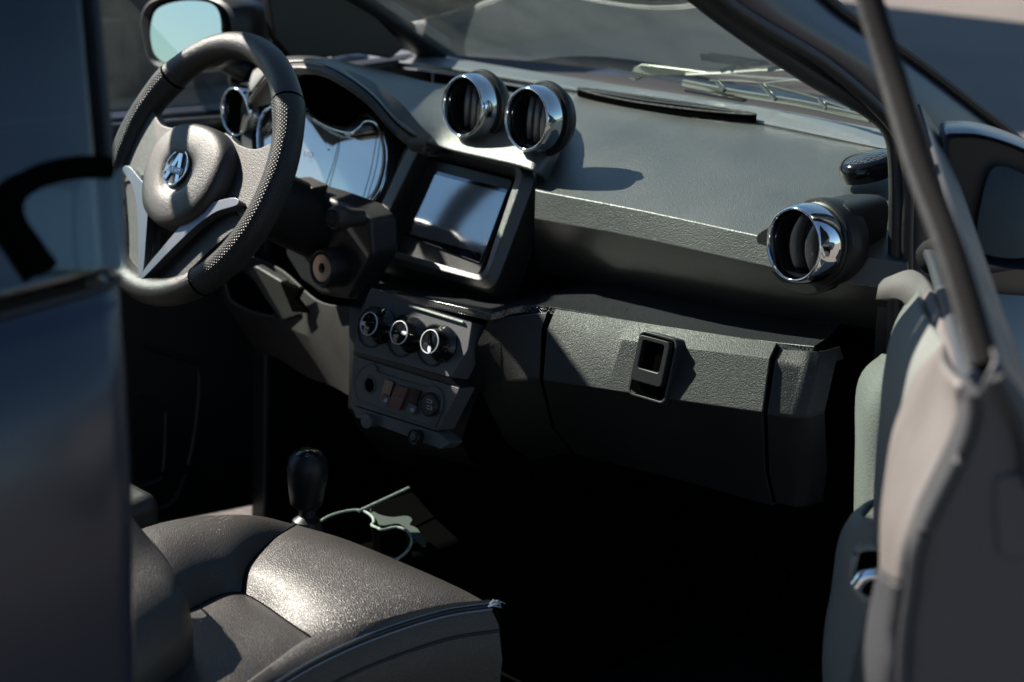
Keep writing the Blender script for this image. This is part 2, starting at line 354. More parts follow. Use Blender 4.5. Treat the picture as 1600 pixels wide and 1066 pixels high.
# seal and inner trim around the passenger door opening
S = [at(920, -150, y=-.60), at(1085, 0, y=-.62), at(1240, 110, y=-.64), at(1345, 170, y=-.655), at(1382, 205, y=-.66), at(1393, 260, y=-.665), at(1393, 380, y=-.67), at(1390, 560, y=-.675), at(1375, 850, y=-.68)]
Si = cr(S, 70)
tube('door_seal', [p+V((.012, 0, 0)) for p in Si], .011, M['rubber'], car, seg=12)
S2 = [at(1000, -150, y=-.62), at(1120, 0, y=-.64), at(1285, 105, y=-.655), at(1390, 200, y=-.67), at(1412, 270, y=-.675), at(1412, 380, y=-.68), at(1410, 560, y=-.685), at(1400, 850, y=-.69)]
grid('pillar_trim', [cr([p+V((.02, .010, 0)) for p in S], 50), cr(S, 50), cr(S2, 50)], M['frame'], car, solid=.006)
tube('door_seal_outer', [p+V((0, -.004, .003)) for p in cr(S2, 60)], .007, M['rubber'], car, seg=10)
# hinge pillar face between the seal and the open door, and the closed footwell side
grid('hinge_pillar', [lin([at(1408, 250, y=-.675), V((.03, -.70, .3))], 10), lin([at(1450, 250, y=-.675), V((.10, -.70, .3))], 10)], M['dark'], car, solid=.01)
box('sill', (-.45, -.665, .30), (1.05, .09, .11), M['paint'], car, bevel=.02)
box('kick_panel', (.23, -.655, .6), (.40, .02, .62), M['dark'], car)
box('sill', (-.45, .665, .13), (1.05, .09, .07), M['paint'], car, bevel=.02)
# left side: pillar, rear part, roof rail
LP = [V((.44, .615, .98)), V((.10, .60, 1.18)), V((-.38, .53, 1.46))]
tube('windscreen_pillar', cr(LP, 20), .035, M['dark'], car, seg=14, flat=.8)
prism('pillar_cover', [at(*p, y=.585) for p in [(400, -120), (500, -80), (552, -12), (634, 74), (612, 92), (560, 84), (500, 92), (455, 92), (430, 60)]], (0, .02, 0), M['dark'], car, bevel=.004)
lathe('tweeter', at(545, 92, x=.34)-V((0, 0, .02)), V((-.15, -.15, 1)), [(.032, 0), (.034, .01), (.033, .018), (.027, .0245), (.0005, .028)], M['gloss'], car, ex=1.25, seg=40)
tube('roof_rail', [(-.38, .50, 1.46), (-.5, .445, 1.465), (-1.4, .43, 1.465)], .022, M['dark'], car)
tube('roof_rail', [(-.38, -.52, 1.46), (-.55, -.45, 1.465), (-1.2, -.43, 1.465)], .022, M['dark'], car)
prism('rear_side', pair(.67, [(-1.0, .3), (-1.4, .3), (-1.4, 1.1), (-1.06, 1.1)]), (0, .03, 0), M['paint'], car, smooth=False)
prism('rear_pillar', pair(.64, [(-1.0, 1.05), (-1.1, 1.05), (-1.05, 1.42), (-.97, 1.42)]), (0, .04, 0), M['dark'], car, smooth=False)
prism('hinge_pillar', pair(.62, [(.03, .10), (.44, .10), (.44, .97), (.08, .97)]), (0, .05, 0), M['dark'], car, smooth=False, bevel=.01)

# ---- rear quarter next to the camera -------------------------------------
q = empty('rear_quarter', car)
edge = [at(-1, -1, x=-1)]
E_ = [at(148, -60, y=-.60), at(160, 60, y=-.63), at(176, 240, y=-.665), at(190, 430, y=-.70), at(195, 500, y=-.722), at(204, 620, y=-.747), at(213, 800, y=-.763), at(217, 1100, y=-.765)]
Ec = cr(E_, 60)
rows = []
for p in Ec:
    rows.append([p+V((.006, .05, 0)), p+V((.004, .012, 0)), p+V((-.004, .002, 0)), p+V((-.02, -.004, 0)), p+V((-.06, -.010, 0)), p+V((-.14, -.018, 0)), p+V((-.30, -.012, 0)), p+V((-.55, .01, 0))])
zb = at(190, 430, y=-.70).z
lo = [r for r in rows if r[0].z < zb-.003]
obj_q = grid('body_panel', lo, M['paint'], q, solid=.008)
up_ = [[a+V((0, .004, 0)) for a in r] for r in rows if r[0].z >= zb-.004]
grid('quarter_window', [r[2:] for r in up_], M['tint'], q, solid=.004)
grid('window_edge_frame', [r[:3] for r in up_], M['rubber'], q, solid=.006)
tube('waist_seal', [p+V((0, -.001, 0)) for p in lo[0][1:]], .0022, M['rubber'], q, n=30)
QN = V((0, -1, .36)).normalized(); QO = at(110, 340, y=-.698)
def qy(px, py): return atp(px, py, QO, QN)
tube('glass_arc', [qy(172, 262), qy(120, 262), qy(60, 276), qy(22, 306), qy(22, 345), qy(48, 385), qy(75, 422)], .0085, M['void'], q, n=40, seg=10)  # black curved strip lying against the quarter glass
patch('inner_pane', [qy(22, 306), qy(60, 276), qy(120, 262), qy(196, 262)], [qy(196, 262), qy(200, 424)], [qy(75, 422), qy(130, 424), qy(200, 424)], [qy(22, 306), qy(30, 360), qy(75, 422)], M['glass'], q, solid=.003)

# ---- dashboard ------------------------------------------------------------
dash = empty('dashboard', car)
ny = 60
# upper passenger pad: lines from the centre (left in the picture) to the door
L0 = [at(860, 142, x=0.345), at(1000, 168, x=0.330), at(1180, 197, x=0.310), at(1300, 222, x=0.290), at(1400, 243, x=0.270)]
L1 = [at(838, 300, x=-0.005), at(1000, 331, x=-0.010), at(1190, 372, x=-0.010), at(1300, 394, x=-0.005), at(1420, 415, x=0.015)]
L2 = [at(838, 340, x=-0.011), at(1000, 370, x=-0.017), at(1185, 411, x=-0.017), at(1300, 434, x=-0.011), at(1420, 455, x=0.009)]
L3 = [at(838, 432, x=0.085), at(1000, 455, x=0.080), at(1185, 487, x=0.080), at(1300, 500, x=0.080), at(1420, 520, x=0.095)]
def midl(A, B, t, dz=0, dx=0): return [a.lerp(b_, t)+V((dx, 0, dz)) for a, b_ in zip(A, B)]
rows = [cr([p+V((.02, 0, -.02)) for p in L0], ny), cr(L0, ny), cr(midl(L0, L1, .35, .006), ny), cr(midl(L0, L1, .7, .006), ny), cr(L1, ny), cr(L2, ny), cr(midl(L2, L3, .5, -.004), ny), cr(L3, ny)]
grid('dash_pad', rows, M['dash'], dash, bevel=.004, seg=3, solid=.004, off=1)
# strip under the windscreen (defroster ledge)
K0 = [at(560, 72, x=.47), at(640, 80, x=.47), at(780, 103, x=.47), at(1000, 138, x=.455), at(1180, 165, x=.42), at(1390, 205, x=.36)]
K1 = [p+V((0, 0, .004)) for p in [at(500, 92, x=0.370), at(640, 101, x=0.365), at(780, 122, x=0.355), at(1000, 160, x=0.340), at(1180, 192, x=0.315), at(1400, 238, x=0.280)]]
grid('defroster_ledge', [cr(K0, ny), cr(midl(K0, K1, .5, .006), ny), cr(K1, ny), cr([p+V((-.004, 0, -.012)) for p in K1], ny)], M['ledge'], dash, bevel=.002)
tube('ledge_seam_glint', [p+V((-.003, 0, -.001)) for p in cr(K1, 40)], .0028, M['ledge'], dash, seg=8)  # pale bead along the seam, its tone imitates the edge catch-light
# defroster grille slot
sl = [at(905, 147, x=0.330), at(1000, 160, x=0.322), at(1100, 175, x=0.313), at(1182, 190, x=0.305), at(1100, 184, x=.300), at(1000, 171, x=.308), at(930, 157, x=.318)]
dg = prism('defroster_grille', [p+V((0, 0, .008)) for p in cr(sl, 40, True)], (0, 0, -.01), M['void'], dash)
tube('grille_rim', [p+V((0, 0, .010)) for p in cr(sl, 60, True)], .0015, M['trim'], dash, closed=True, seg=8)
tube('grille_rib', [p+V((0, 0, .0105)) for p in lin([at(905, 150, x=0.325), at(1010, 168, x=0.312), at(1178, 190, x=0.305)], 30)], .0018, M['dark'], dash, seg=8)

# hooded driver side: centre vent pod and instrument hood
T0 = [at(400, 98, x=.28), at(455, 93, x=.28), at(520, 97, x=.33), at(600, 106, x=.35), at(690, 124, x=.345), at(780, 134, x=.335), at(840, 143, x=.32), at(866, 158, x=.22), at(880, 175, x=.19)]
T1 = [at(398, 112, x=.02), at(452, 96, x=-.02), at(520, 102, x=-.03), at(575, 140, x=-.02), at(650, 175, x=.04), at(745, 185, x=.055), at(838, 200, x=.055), at(866, 216, x=.055), at(878, 236, x=.055)]
T2 = [at(392, 150, x=-.06), at(432, 106, x=-.08), at(500, 102, x=-.09), at(570, 142, x=-.09), at(625, 200, x=-.07), at(682, 233, x=-.02), at(800, 262, x=-.012), at(836, 274, x=-.01), at(852, 290, x=.03)]
n2 = 72
t0, t1, t2 = cr(T0, n2), cr(T1, n2), cr(T2, n2)
rows = [[p+V((.03, 0, -.08)) for p in t0], t0, [a*.5+b_*.5+V((0, 0, .006)) for a, b_ in zip(t0, t1)], t1, [a*.5+b_*.5+V((-.006, 0, .004)) for a, b_ in zip(t1, t2)], t2]
grid('instrument_hood', rows, M['dash'], dash, sub=1, solid=.004, off=1)
# rounded lip under the hood edge, then the dark inner throat
h2 = t2[:44]
grid('hood_lip', [[p+V((.0, 0, 0)) for p in h2], [p+V((-.006, 0, -.006)) for p in h2], [p+V((-.004, 0, -.014)) for p in h2], [p+V((.012, 0, -.018)) for p in h2], [p+V((.05, 0, -.016)) for p in h2]], M['hub'], dash, solid=.003)

# instrument cluster: black throat, smoked face, chrome rim
CN = V((-.90, 0, .43)).normalized(); CO = at(505, 250, x=.0)
def cl(px, py, off=0): return atp(px, py, CO+CN*off, CN)
clu = empty('instrument_cluster', car)
CPX = [(412, 176), (440, 165), (472, 172), (505, 195), (545, 208), (562, 200), (572, 190), (588, 193), (600, 212), (606, 240), (603, 272), (592, 302), (572, 322), (556, 322), (520, 300), (470, 284), (430, 270), (408, 248), (404, 210)]
out_ = [cl(*p) for p in CPX]
fc = cr(out_, 90, True)
ctr = sum(fc, V())/len(fc)
face_rows = [[ctr+(p-ctr)*s+CN*(.004*(1-s*s)) for p in fc] for s in (.02, .25, .5, .75, 1.0)]
grid('display_face', face_rows, M['clust'], clu, closed=True)
fr2 = cr([cl(*p, off=.016) for p in CPX], 90, True)
tube('chrome_rim', fr2, .0027, M['chrome'], clu, closed=True, seg=10)
vis = [cl(*p, off=.006) for p in [(452, 160), (480, 178), (512, 200), (545, 213), (566, 211), (590, 206), (590, 200), (570, 188), (548, 204), (520, 196), (490, 172), (462, 154)]]
prism('gloss_brow', cr(vis, 40, True), CN*.012, M['gloss'], clu, bevel=.002)
grid('throat', [[ctr+(p-ctr)*1.0 for p in fc], [ctr+(p-ctr)*1.01+CN*.013 for p in fc], [ctr+(p-ctr)*1.10+CN*.02 for p in fc], [ctr+(p-ctr)*1.2+CN*.01 for p in fc], [ctr+(p-ctr)*1.25-CN*.03 for p in fc]], M['dark'], clu, closed=True)
mk = [cl(479, 240, .008)]
lathe('warning_symbol', mk[0], CN, [(.0045, 0), (.0052, .0006), (.0045, .001)], M['redmark'], clu, seg=20)
for (a1, b1, a2, b2) in [(532, 205, 508, 292), (590, 205, 565, 318)]:
    tube('face_division', [cl(a1, b1, .0045), cl((a1+a2)/2+3, (b1+b2)/2, .006), cl(a2, b2, .0045)], .0006, M['void'], clu, n=10, seg=6)

# ---- air vents ----------------------------------------------------------------
def vent(px, py, x, n, R, depth, vanes, lab=None):
    c = at(px, py, x=x); n = V(n).normalized(); v = empty('air_vent', car)
    if lab: v['label'] = lab
    bs = basis(n)
    prof = [(R*.93, -depth), (R*1.02, -depth*.85), (R*1.045, -depth*.5), (R*1.02, -depth*.15), (R*.985, -.001), (R*.95, .003), (R*.90, .0042), (R*.865, .002), (R*.85, -.003), (R*.835, -.008)]
    lathe('chrome_ring', c, n, prof, M['chrome'], v, bas=bs, sub=1)
    lathe('inner_sleeve', c, n, [(R*.838, -.006), (R*.80, -.010), (R*.79, -.016), (R*.76, -.02), (R*.72, -.055), (0.0005, -.056)], M['gloss'], v, bas=bs)
    lathe('collar', c, n, [(R*.92, -depth*.98), (R*1.1, -depth*.92), (R*1.14, -depth*1.0), (R*1.15, -depth*1.15), (R*1.0, -depth*1.6)], M['dark'], v, bas=bs)
    # curved vertical vanes
    xx, yy = bs[0], bs[1]
    for o_, bow in vanes:
        hgt = math.sqrt(max(0, .74**2-o_**2))*R; rows = []
        for k in range(15):
            t = -1+2*k/14; yk = t*hgt; fr = -.010-.008*t*t
            b0 = c+xx*(o_*R+bow*R*(1-t*t))+yy*yk+n*fr
            rows.append([b0, b0-n*.028+xx*.003])
        grid('vane', rows, M['vane'], v, solid=.0018)
    lathe('damper_disc', c-n*.03, n, [(.0005, .004), (R*.5, .002), (R*.7, -.004)], M['dark'], v, bas=bs)
    return v
nv_ = (-1, 0, .10)
vent(369, 175, -.01, (-1, 0, .08), .0415, .022, [(-.1, .1), (.3, .1)], 'air vent at the driver door end of the dashboard')
vent(724, 166, .0, (-1, 0, .12), .0445, .030, [(-.3, .12), (.02, .12), (.34, .12)], 'centre air vent nearer the driver')
vent(824, 186, .0, (-1, 0, .12), .0445, .030, [(-.32, .1), (-.02, .1), (.28, .1)], 'centre air vent nearer the passenger')
vent(1242, 382, -.065, (-1, 0.10, .10), .0445, .038, [(-.25, -.12), (.3, -.12)], 'passenger side air vent')
# soft pods from which the centre vents rise
c = at(1242, 382, x=-.065); n = V((-1, .1, .10)).normalized()
lathe('vent_pod', c, n, [(.044, -.034), (.049, -.038), (.051, -.044), (.05, -.060), (.048, -.07)], M['dark'], dash)
hs = [at(*p, x=-.015) for p in [(1180, 372), (1205, 350), (1250, 322), (1300, 318), (1325, 325), (1332, 350), (1322, 420), (1300, 450), (1262, 462), (1232, 452), (1200, 420)]]
prism('vent_housing', cr(hs, 44, True), (.07, 0, 0), M['trim'], dash, bevel=.006, seg=3)

# tweeter pod at the pillar end
tw = at(1362, 252, x=.16)
tp = lathe('tweeter', tw-V((0, 0, .018)), V((-.15, .15, 1)), [(.032, 0), (.034, .01), (.033, .018), (.029, .0235), (.027, .0245)], M['gloss'], car, ex=1.25, seg=48)
lathe('speaker_mesh', tw-V((0, 0, .018)), V((-.15, .15, 1)), [(.027, .0235), (.018, .027), (.0005, .028)], M['carbon'], tp, ex=1.25, seg=48)

# ---- touch screen tower --------------------------------------------------------
TN = V((-.90, 0, .43)).normalized(); TO = at(705, 335, x=.01)
def ts(px, py, off=0): return atp(px, py, TO+TN*off, TN)
tsc = empty('touch_screen', car)
# housing ring: inner edge (recess) to outer front edge to outer rear edge
inn = rquad([ts(672, 246), ts(808, 279), ts(753, 436), ts(592, 392)], [.012, .012, .012, .014], 7)
fro = rquad([ts(660, 228, .034), ts(812, 266, .034), ts(757, 432, .034), ts(585, 384, .034)], [.02, .014, .016, .02], 7)
ouf = rquad([ts(640, 214, .028), ts(842, 268, .028), ts(772, 455, .028), ts(556, 398, .028)], [.03, .025, .022, .03], 7)
bak = rquad([ts(640, 210, -.05), ts(872, 290, -.05), ts(800, 480, -.05), ts(556, 416, -.05)], [.03, .03, .03, .03], 7)
mid_ = [a.lerp(b_, .5)+TN*.008 for a, b_ in zip(fro, ouf)]
grid('screen_housing', [inn, [a.lerp(b_, .8) for a, b_ in zip(inn, fro)], [p+TN*.003 for p in fro], mid_, ouf, bak], M['dash'], tsc, closed=True, bevel=.003, seg=3)
bz = rquad([ts(668, 248, .001), ts(806, 283, .001), ts(752, 432, .001), ts(595, 390, .001)], .008)
prism('bezel', bz, TN*.006, M['trim_s'], tsc, bevel=.0015)
gq = rquad([ts(669, 264, .007), ts(797, 297, .007), ts(752, 412, .007), ts(627, 365, .007)], .003)
prism('display', gq, TN*.004, M['screen'], tsc, bevel=.0008)
gl_ = rquad([ts(680, 273, .0115), ts(791, 302, .0115), ts(756, 397, .0115), ts(640, 366, .0115)], .0008)
sp = prism('display_panel', gl_, TN*.0006, pmat('lcd_panel', (.44, .45, .47), .09, metal=.8), tsc)

# ---- shelf in carbon look ------------------------------------------------------
H0 = [at(590, 438, x=.0), at(700, 450, x=.0), at(790, 462, x=.03), at(880, 452, x=.03), at(1040, 470, x=.05), at(1200, 492, x=.08), at(1318, 503, x=.09)]
H1 = [at(583, 451, x=-.15), at(680, 470, x=-.15), at(767, 490, x=-.145), at(845, 478, x=-.10), at(1040, 511, x=-.06), at(1200, 533, x=-.045), at(1272, 541, x=-.04)]
h0 = cr(H0, 60); h1 = lin(H1[:3], 25)[:-1]+cr(H1[2:], 36)
shelf = grid('shelf', [[p+V((.1, 0, .06)) for p in h0], [p+V((.05, 0, 0)) for p in h0], h0, midl(h0, h1, .5, -.004), h1, [p+V((-.002, 0, -.010)) for p in h1], [p+V((.02, 0, -.012)) for p in h1]], M['carbon'], dash, bevel=.0015)

# ---- glove box ---------------------------------------------------------------
def gbl(pts): return cr([at(*p[:2], x=p[2]) for p in pts], 30)
gb = empty('glove_box', car)
g0 = gbl([(868, 487, -.105), (1040, 514, -.075), (1214, 541, -.055)])
g1 = gbl([(857, 517, -.122), (1030, 540, -.094), (1205, 562, -.073)])
g2 = gbl([(851, 592, -.146), (1015, 617, -.120), (1194, 643, -.099)])
g3 = gbl([(868, 665, -.10), (1040, 700, -.07), (1197, 735, -.052)])
g4 = gbl([(900, 706, -.06), (1060, 745, -.03), (1208, 786, -.015)])
grid('lid', [[p+V((.02, 0, -.02)) for p in g0], g0, g1, g2, g3, g4, [p+V((.05, 0, -.004)) for p in g4]], M['trim'], gb, bevel=.010, seg=5, solid=.004, off=1)
# side piece right of the lid
e0 = [at(1220, 543, x=-.05), at(1264, 546, x=-.045)]; e1 = [at(1211, 564, x=-.070), at(1258, 575, x=-.06)]; e2 = [at(1199, 646, x=-.096), at(1240, 652, x=-.084)]
e3 = [at(1202, 738, x=-.048), at(1246, 742, x=-.035)]; e4 = [at(1213, 787, x=-.012), at(1240, 793, x=-.008)]
rows = [[p+V((.01, 0, -.02)) for p in e0], e0, e1, e2, e3, e4, [p+V((.05, 0, -.004)) for p in e4]]
rows = [lin(r, 5)+[r[1]+V((.012, -.010, 0)), r[1]+V((.04, -.013, 0))] for r in rows]
grid('dash_end_panel', rows, M['trim'], dash, bevel=.004, seg=3)
# lid surround towards the console (left)
k0 = [at(765, 497, x=-.14), at(855, 485, x=-.11)]; k1 = [at(742, 545, x=-.15), at(846, 517, x=-.125)]; k2 = [at(745, 600, x=-.13), at(843, 592, x=-.146)]; k3 = [at(790, 690, x=-.08), at(862, 668, x=-.10)]; k4 = [at(830, 720, x=-.04), at(893, 706, x=-.06)]
grid('console_flank', [lin(r, 6) for r in ([p+V((.02, 0, -.02)) for p in k0], k0, k1, k2, k3, k4)], M['trim'], dash, bevel=.004, seg=2)
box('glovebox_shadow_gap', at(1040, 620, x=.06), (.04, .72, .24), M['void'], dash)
# latch
LN = V((-1, -.05, .30)).normalized(); lx = V((.07, -1, 0)).normalized(); ly = LN.cross(lx)*-1
if ly.z < 0: ly = -ly
lc = atp(1022, 574, at(1020, 574, x=-.112), LN)
rec = empty('latch', gb)
frame('latch_recess', rpoly(lc+LN*.004, lx, ly, .058, .080, .008), rpoly(lc+LN*.004, lx, ly, .052, .074, .006), -LN*.02, M['trim_s'], rec, bevel=.001)
rec2 = rpoly(lc-LN*-.001, lx, ly, .052, .074, .006)
prism('latch_well', rec2, LN*.002, M['void'], rec)
bpy.data.objects.remove(rec)
for o_ in [o for o in bpy.data.objects if o.name.startswith('latch_')]: o_.parent = gb
la = lc+ly*.007
frame('latch_handle', rpoly(la+LN*.002, lx, ly, .047, .056, .005), rpoly(la+LN*.002+ly*.006, lx, ly, .033, .034, .004), LN*.009, M['dark'], gb, bevel=.0015)

# ---- climate and switch panels ---------------------------------------------------
PN = V((-.93, -.06, .36)).normalized(); PO = at(645, 520, x=-.165)
def cp(px, py, off=0): return atp(px, py, PO+PN*off, PN)
cpn = prism('climate_panel', rquad([cp(579, 449), cp(738, 503), cp(731, 548), cp(703, 590), cp(551, 549), cp(562, 490)], .004), PN*-.04, M['panel'], car, bevel=.0025)
gr = tube('card_slot', [cp(640, 478, .002), cp(724, 504, .002)], .0018, M['tray'], cpn, seg=8)
def knob(px, py, ang):
    c = cp(px, py, .028); k = empty('climate_knob', car); bs = basis(PN)
    lathe('barrel', c, PN, [(.024, -.027), (.0245, -.024), (.021, -.020), (.0175, -.016), (.0170, -.003), (.0163, 0), (.0150, .0006), (.0005, .0006)], M['gloss'], k, bas=bs, seg=48)
    lathe('dial_ring', c, PN, [(.0162, .0004), (.0160, .0016), (.0152, .0018), (.0148, .0007)], M['bright'], k, bas=bs, seg=48)
    a = R_(ang); dv = bs[0]*math.cos(a)+bs[1]*math.sin(a); s = bs[0]*-math.sin(a)+bs[1]*math.cos(a)
    pts = [c+PN*.001+dv*(.010+.005*math.cos(t))+s*(.0028*math.sin(t)) for t in [2*math.pi*i/16 for i in range(16)]]
    prism('pointer', pts, PN*.0012, M['bright'], k)
    tube('grip_bar', [c+PN*.0014-dv*.012, c+PN*.0026, c+PN*.0014+dv*.004], .0022, M['gloss'], k, n=8, seg=8)
    lathe('base_ring', cp(px, py, 0)+(cp(px+14, py+14)-cp(px, py))*.4, PN, [(.026, .0005), (.0265, .0022), (.0285, .0022), (.029, .0004)], M['dark'], k, bas=bs)
for px, py, an in ((577, 506, 190), (624, 520, 8), (672, 534, -70)): knob(px, py, an)
# lower switch panel
sw = empty('switch_panel', car)
S0 = V((-.95, -.05, .18)).normalized(); SO = at(640, 625, x=-.185)
def sp_(px, py, off=0): return atp(px, py, SO+S0*off, S0)
prism('panel', rquad([sp_(552, 556), sp_(718, 607), sp_(684, 674), sp_(548, 631)], .004), S0*-.03, M['panel'], sw, bevel=.002)
prism('panel_lower_lip', rquad([sp_(548, 633), sp_(684, 676), sp_(703, 692), sp_(690, 702), sp_(556, 652)], .003), S0*-.025, M['panel'], sw, bevel=.002)
prism('panel_shoulder', rquad([sp_(552, 549, -.004), sp_(704, 591, -.004), sp_(719, 606, -.004), sp_(552, 555, -.004)], .002), S0*-.03, M['dark'], sw)
# stepped raised field with round end recesses
fr_ = [sp_(*p, off=.001) for p in [(557, 615), (556, 596), (566, 576), (582, 569), (590, 576), (592, 582), (662, 604), (676, 602), (690, 614), (690, 640), (680, 662), (672, 666), (574, 630), (562, 625)]]
prism('recessed_field', cr(fr_, 56, True), S0*.001, M['panel'], sw)
tube('field_rim', [p+S0*.001 for p in cr(fr_, 80, True)], .0012, M['panel'], sw, closed=True, seg=8)
bs = basis(S0)
lathe('blank_socket', sp_(578, 602, .002), S0, [(.0095, .0), (.0105, .002), (.012, .002), (.0125, 0)], M['panel'], sw, bas=bs, seg=40)
lathe('blank_socket_hole', sp_(578, 602, .002), S0, [(.0005, .0004), (.0095, .0004)], M['void'], sw, bas=bs, seg=40)
def cell(x0, y0, x1, y1, x2, y2, x3, y3, nm, mat, t=.004, par=sw):
    return prism(nm, rquad([sp_(x0, y0, .002), sp_(x1, y1, .002), sp_(x2, y2, .002), sp_(x3, y3, .002)], .0015, 4), S0*t, mat, par, bevel=.0008)
hz = cell(623, 601, 642, 607, 628, 641, 609, 635, 'hazard_button', M['red'], .0055)
tri = [sp_(*p, off=.0078) for p in [(625.5, 613), (630.5, 626), (617.5, 622)]]
frame('warning_triangle', tri, [p.lerp(sum(tri, V())/3, .38) for p in tri], S0*.0004, M['redmark'], hz, smooth=False)
for (a, nm) in (((604, 592, 618, 597, 606, 634, 594, 630), 'window_switch'), ((646, 606, 660, 611, 647, 649, 635, 645), 'window_switch')):
    s_ = cell(*a, nm, M['gloss'], .003)
    dx = a[0]
    lowr = [(a[0]-6.5+1, (a[1]+a[7])/2+4), (a[2]-7, (a[3]+a[5])/2+5), (a[4], a[5]), (a[6], a[7])]
    pl = prism('rocker_end', rquad([sp_(*p, off=.0052) for p in lowr], .001, 3), S0*.0022, M['panel'], s_, bevel=.0006)
    cx = sum(p[0] for p in lowr)/4; cy = sum(p[1] for p in lowr)/4
    frame('window_symbol', [sp_(cx+p[0], cy+p[1], .0078) for p in ((-2.6, 2.4), (-1.2, -2.2), (2.6, -1.2), (2.0, 3.6))], [sp_(cx+p[0], cy+p[1], .0078) for p in ((-1.5, 1.6), (-.5, -1.2), (1.7, -.5), (1.2, 2.4))], S0*.0003, M['bright'], s_, smooth=False)
us = lathe('usb_socket', sp_(673, 632, .003), S0, [(.016, -.002), (.0162, .004), (.0145, .0062), (.0135, .0045), (.0005, .0045)], M['dark'], sw, bas=bs, seg=44)
for dx, dy in ((0, -5), (0, 5)):
    c0 = sp_(671+dx, 632+dy, .0078); prism('usb_port', rpoly(c0, bs[0], bs[1], .010, .0042, .0006, 3), S0*.0003, M['bright'], us)
    prism('usb_port', rpoly(c0+S0*.0004, bs[0], bs[1], .0085, .0026, .0005, 3), S0*.0003, M['void'], us)
# plug caps hanging at the lower edge
c0 = sp_(573, 658, .010); lathe('socket_cap', c0, S0, [(.0085, -.03), (.009, -.002), (.0105, 0), (.0100, .002), (.0005, .0025)], M['panel'], sw, bas=bs, seg=36)
c0 = sp_(647, 683, .010); sk = lathe('socket_cap', c0, S0, [(.009, -.03), (.0095, -.002), (.0105, .0), (.0098, .0022), (.0085, .0012), (.0075, .0012), (.0065, .002), (.0005, .0022)], M['dark'], sw, bas=bs, seg=36)
lathe('cap_emblem', c0, S0, [(.004, .0022), (.0036, .0028), (.003, .0028), (.0026, .0022)], M['satin'], sk, bas=bs, seg=24)
# console body behind the panels, down to the tunnel
grid('console_body', [lin(r, 8) for r in (
    [at(575, 445, x=-.10), at(770, 492, x=-.10)],
    [at(545, 480, x=-.14), at(770, 520, x=-.13)],
    [at(546, 560, x=-.165), at(752, 600, x=-.14)],
    [at(544, 640, x=-.165), at(720, 690, x=-.13)],
    [at(560, 668, x=-.13), at(735, 720, x=-.09)],
    [at(600, 720, x=.02), at(800, 760, x=.05)])], M['dark'], dash, bevel=.004)

# ---- driver side lower dash ---------------------------------------------------
ld = empty('lower_dash', car)
def lx_(px, py, x): return at(px, py, x=x)
A1 = [lx_(340, 430, .02), lx_(380, 400, .0), lx_(440, 420, -.04), lx_(500, 470, -.07), lx_(560, 480, -.11)]
A2 = [lx_(352, 470, .0), lx_(400, 490, -.03), lx_(450, 510, -.06), lx_(500, 530, -.08), lx_(560, 545, -.12)]
A3 = [lx_(400, 545, .03), lx_(440, 560, .0), lx_(480, 585, -.03), lx_(520, 600, -.06), lx_(555, 620, -.10)]
A4 = [p+V((.12, 0, .0)) for p in A3]
grid('lower_cover', [cr(A1, 24), cr(A2, 24), cr(A3, 24), cr(A4, 24)], M['hub'], ld, bevel=.004, solid=.004, off=1)
pk = [lx_(*p, x=-.055) for p in [(356, 434), (382, 424), (412, 452), (428, 492), (400, 486), (366, 470)]]
prism('open_pocket', pk, (-.006, 0, 0), M['void'], ld, bevel=.003)
tube('pocket_rim', [lx_(*p, x=-.064) for p in [(352, 440), (362, 470), (400, 490), (430, 495)]], .0024, M['hub'], ld, n=20, seg=8)
fl = [lx_(*p, x=-.072) for p in [(384, 420), (400, 416), (440, 440), (452, 470), (470, 492), (440, 502), (416, 470)]]
prism('sunlit_flap', fl, (.015, 0, 0), M['hub'], ld, bevel=.003)
nt2 = [lx_(*p, x=-.088) for p in [(436, 440), (470, 452), (462, 468), (478, 490), (456, 488)]]
prism('notch', nt2, (.01, 0, 0), M['void'], ld, bevel=.002)
# trim around the ignition lock
ig = [lx_(*p, x=-.125) for p in [(445, 290), (500, 305), (555, 325), (578, 345), (582, 400), (560, 440), (545, 470), (500, 462), (470, 440), (445, 400)]]
prism('column_panel', ig, (.05, 0, 0), M['trim_s'], ld, bevel=.008, seg=3)
bl = [lx_(*p, x=-.14) for p in [(443, 282), (460, 281), (488, 294), (484, 308), (468, 330), (452, 306)]]
prism('sunlit_bracket', bl, (.03, 0, 0), M['hub'], ld, bevel=.002)
DN = V((-1, 0, .15)).normalized(); bd = basis(DN)
c0 = at(503, 419, x=-.155)
ik = lathe('ignition_lock', c0, DN, [(.029, -.03), (.029, -.004), (.026, .002), (.0225, .001), (.0215, -.006)], M['dark'], ld, bas=bd, seg=56)
lathe('metal_ring', c0, DN, [(.0205, -.006), (.0205, .000), (.019, .0014), (.0075, .0006), (.0068, -.004)], M['bronze'], ik, bas=bd, seg=56)
lathe('key_slot', c0, DN, [(.0068, -.004), (.006, .001), (.004, .002), (.0005, .001)], M['gloss'], ik, bas=bd, seg=30)
c0 = at(520, 341, x=-.175)
kn = lathe('round_knob', c0, DN, [(.012, -.05), (.0135, -.03), (.0165, -.018), (.0175, -.008), (.0155, .0), (.012, .002), (.0105, -.001), (.0095, .002), (.0005, .004)], M['hub'], ld, bas=bd, seg=44)
# steering column shroud
WC = V((-.311, .24, .94)); WN = V((-math.cos(R_(30)), 0, math.sin(R_(30)))); WU = V((math.sin(R_(30)), 0, math.cos(R_(30)))); WR = V((0, -1, 0))
def W(u, v, wv=0): return WC+WR*u+WU*v+WN*wv
lathe('column_shroud', WC-WN*.03, -WN, [(.045, 0), (.048, .04), (.05, .16), (.05, .26)], M['dark'], ld, bas=(WR, WU, -WN), seg=32)

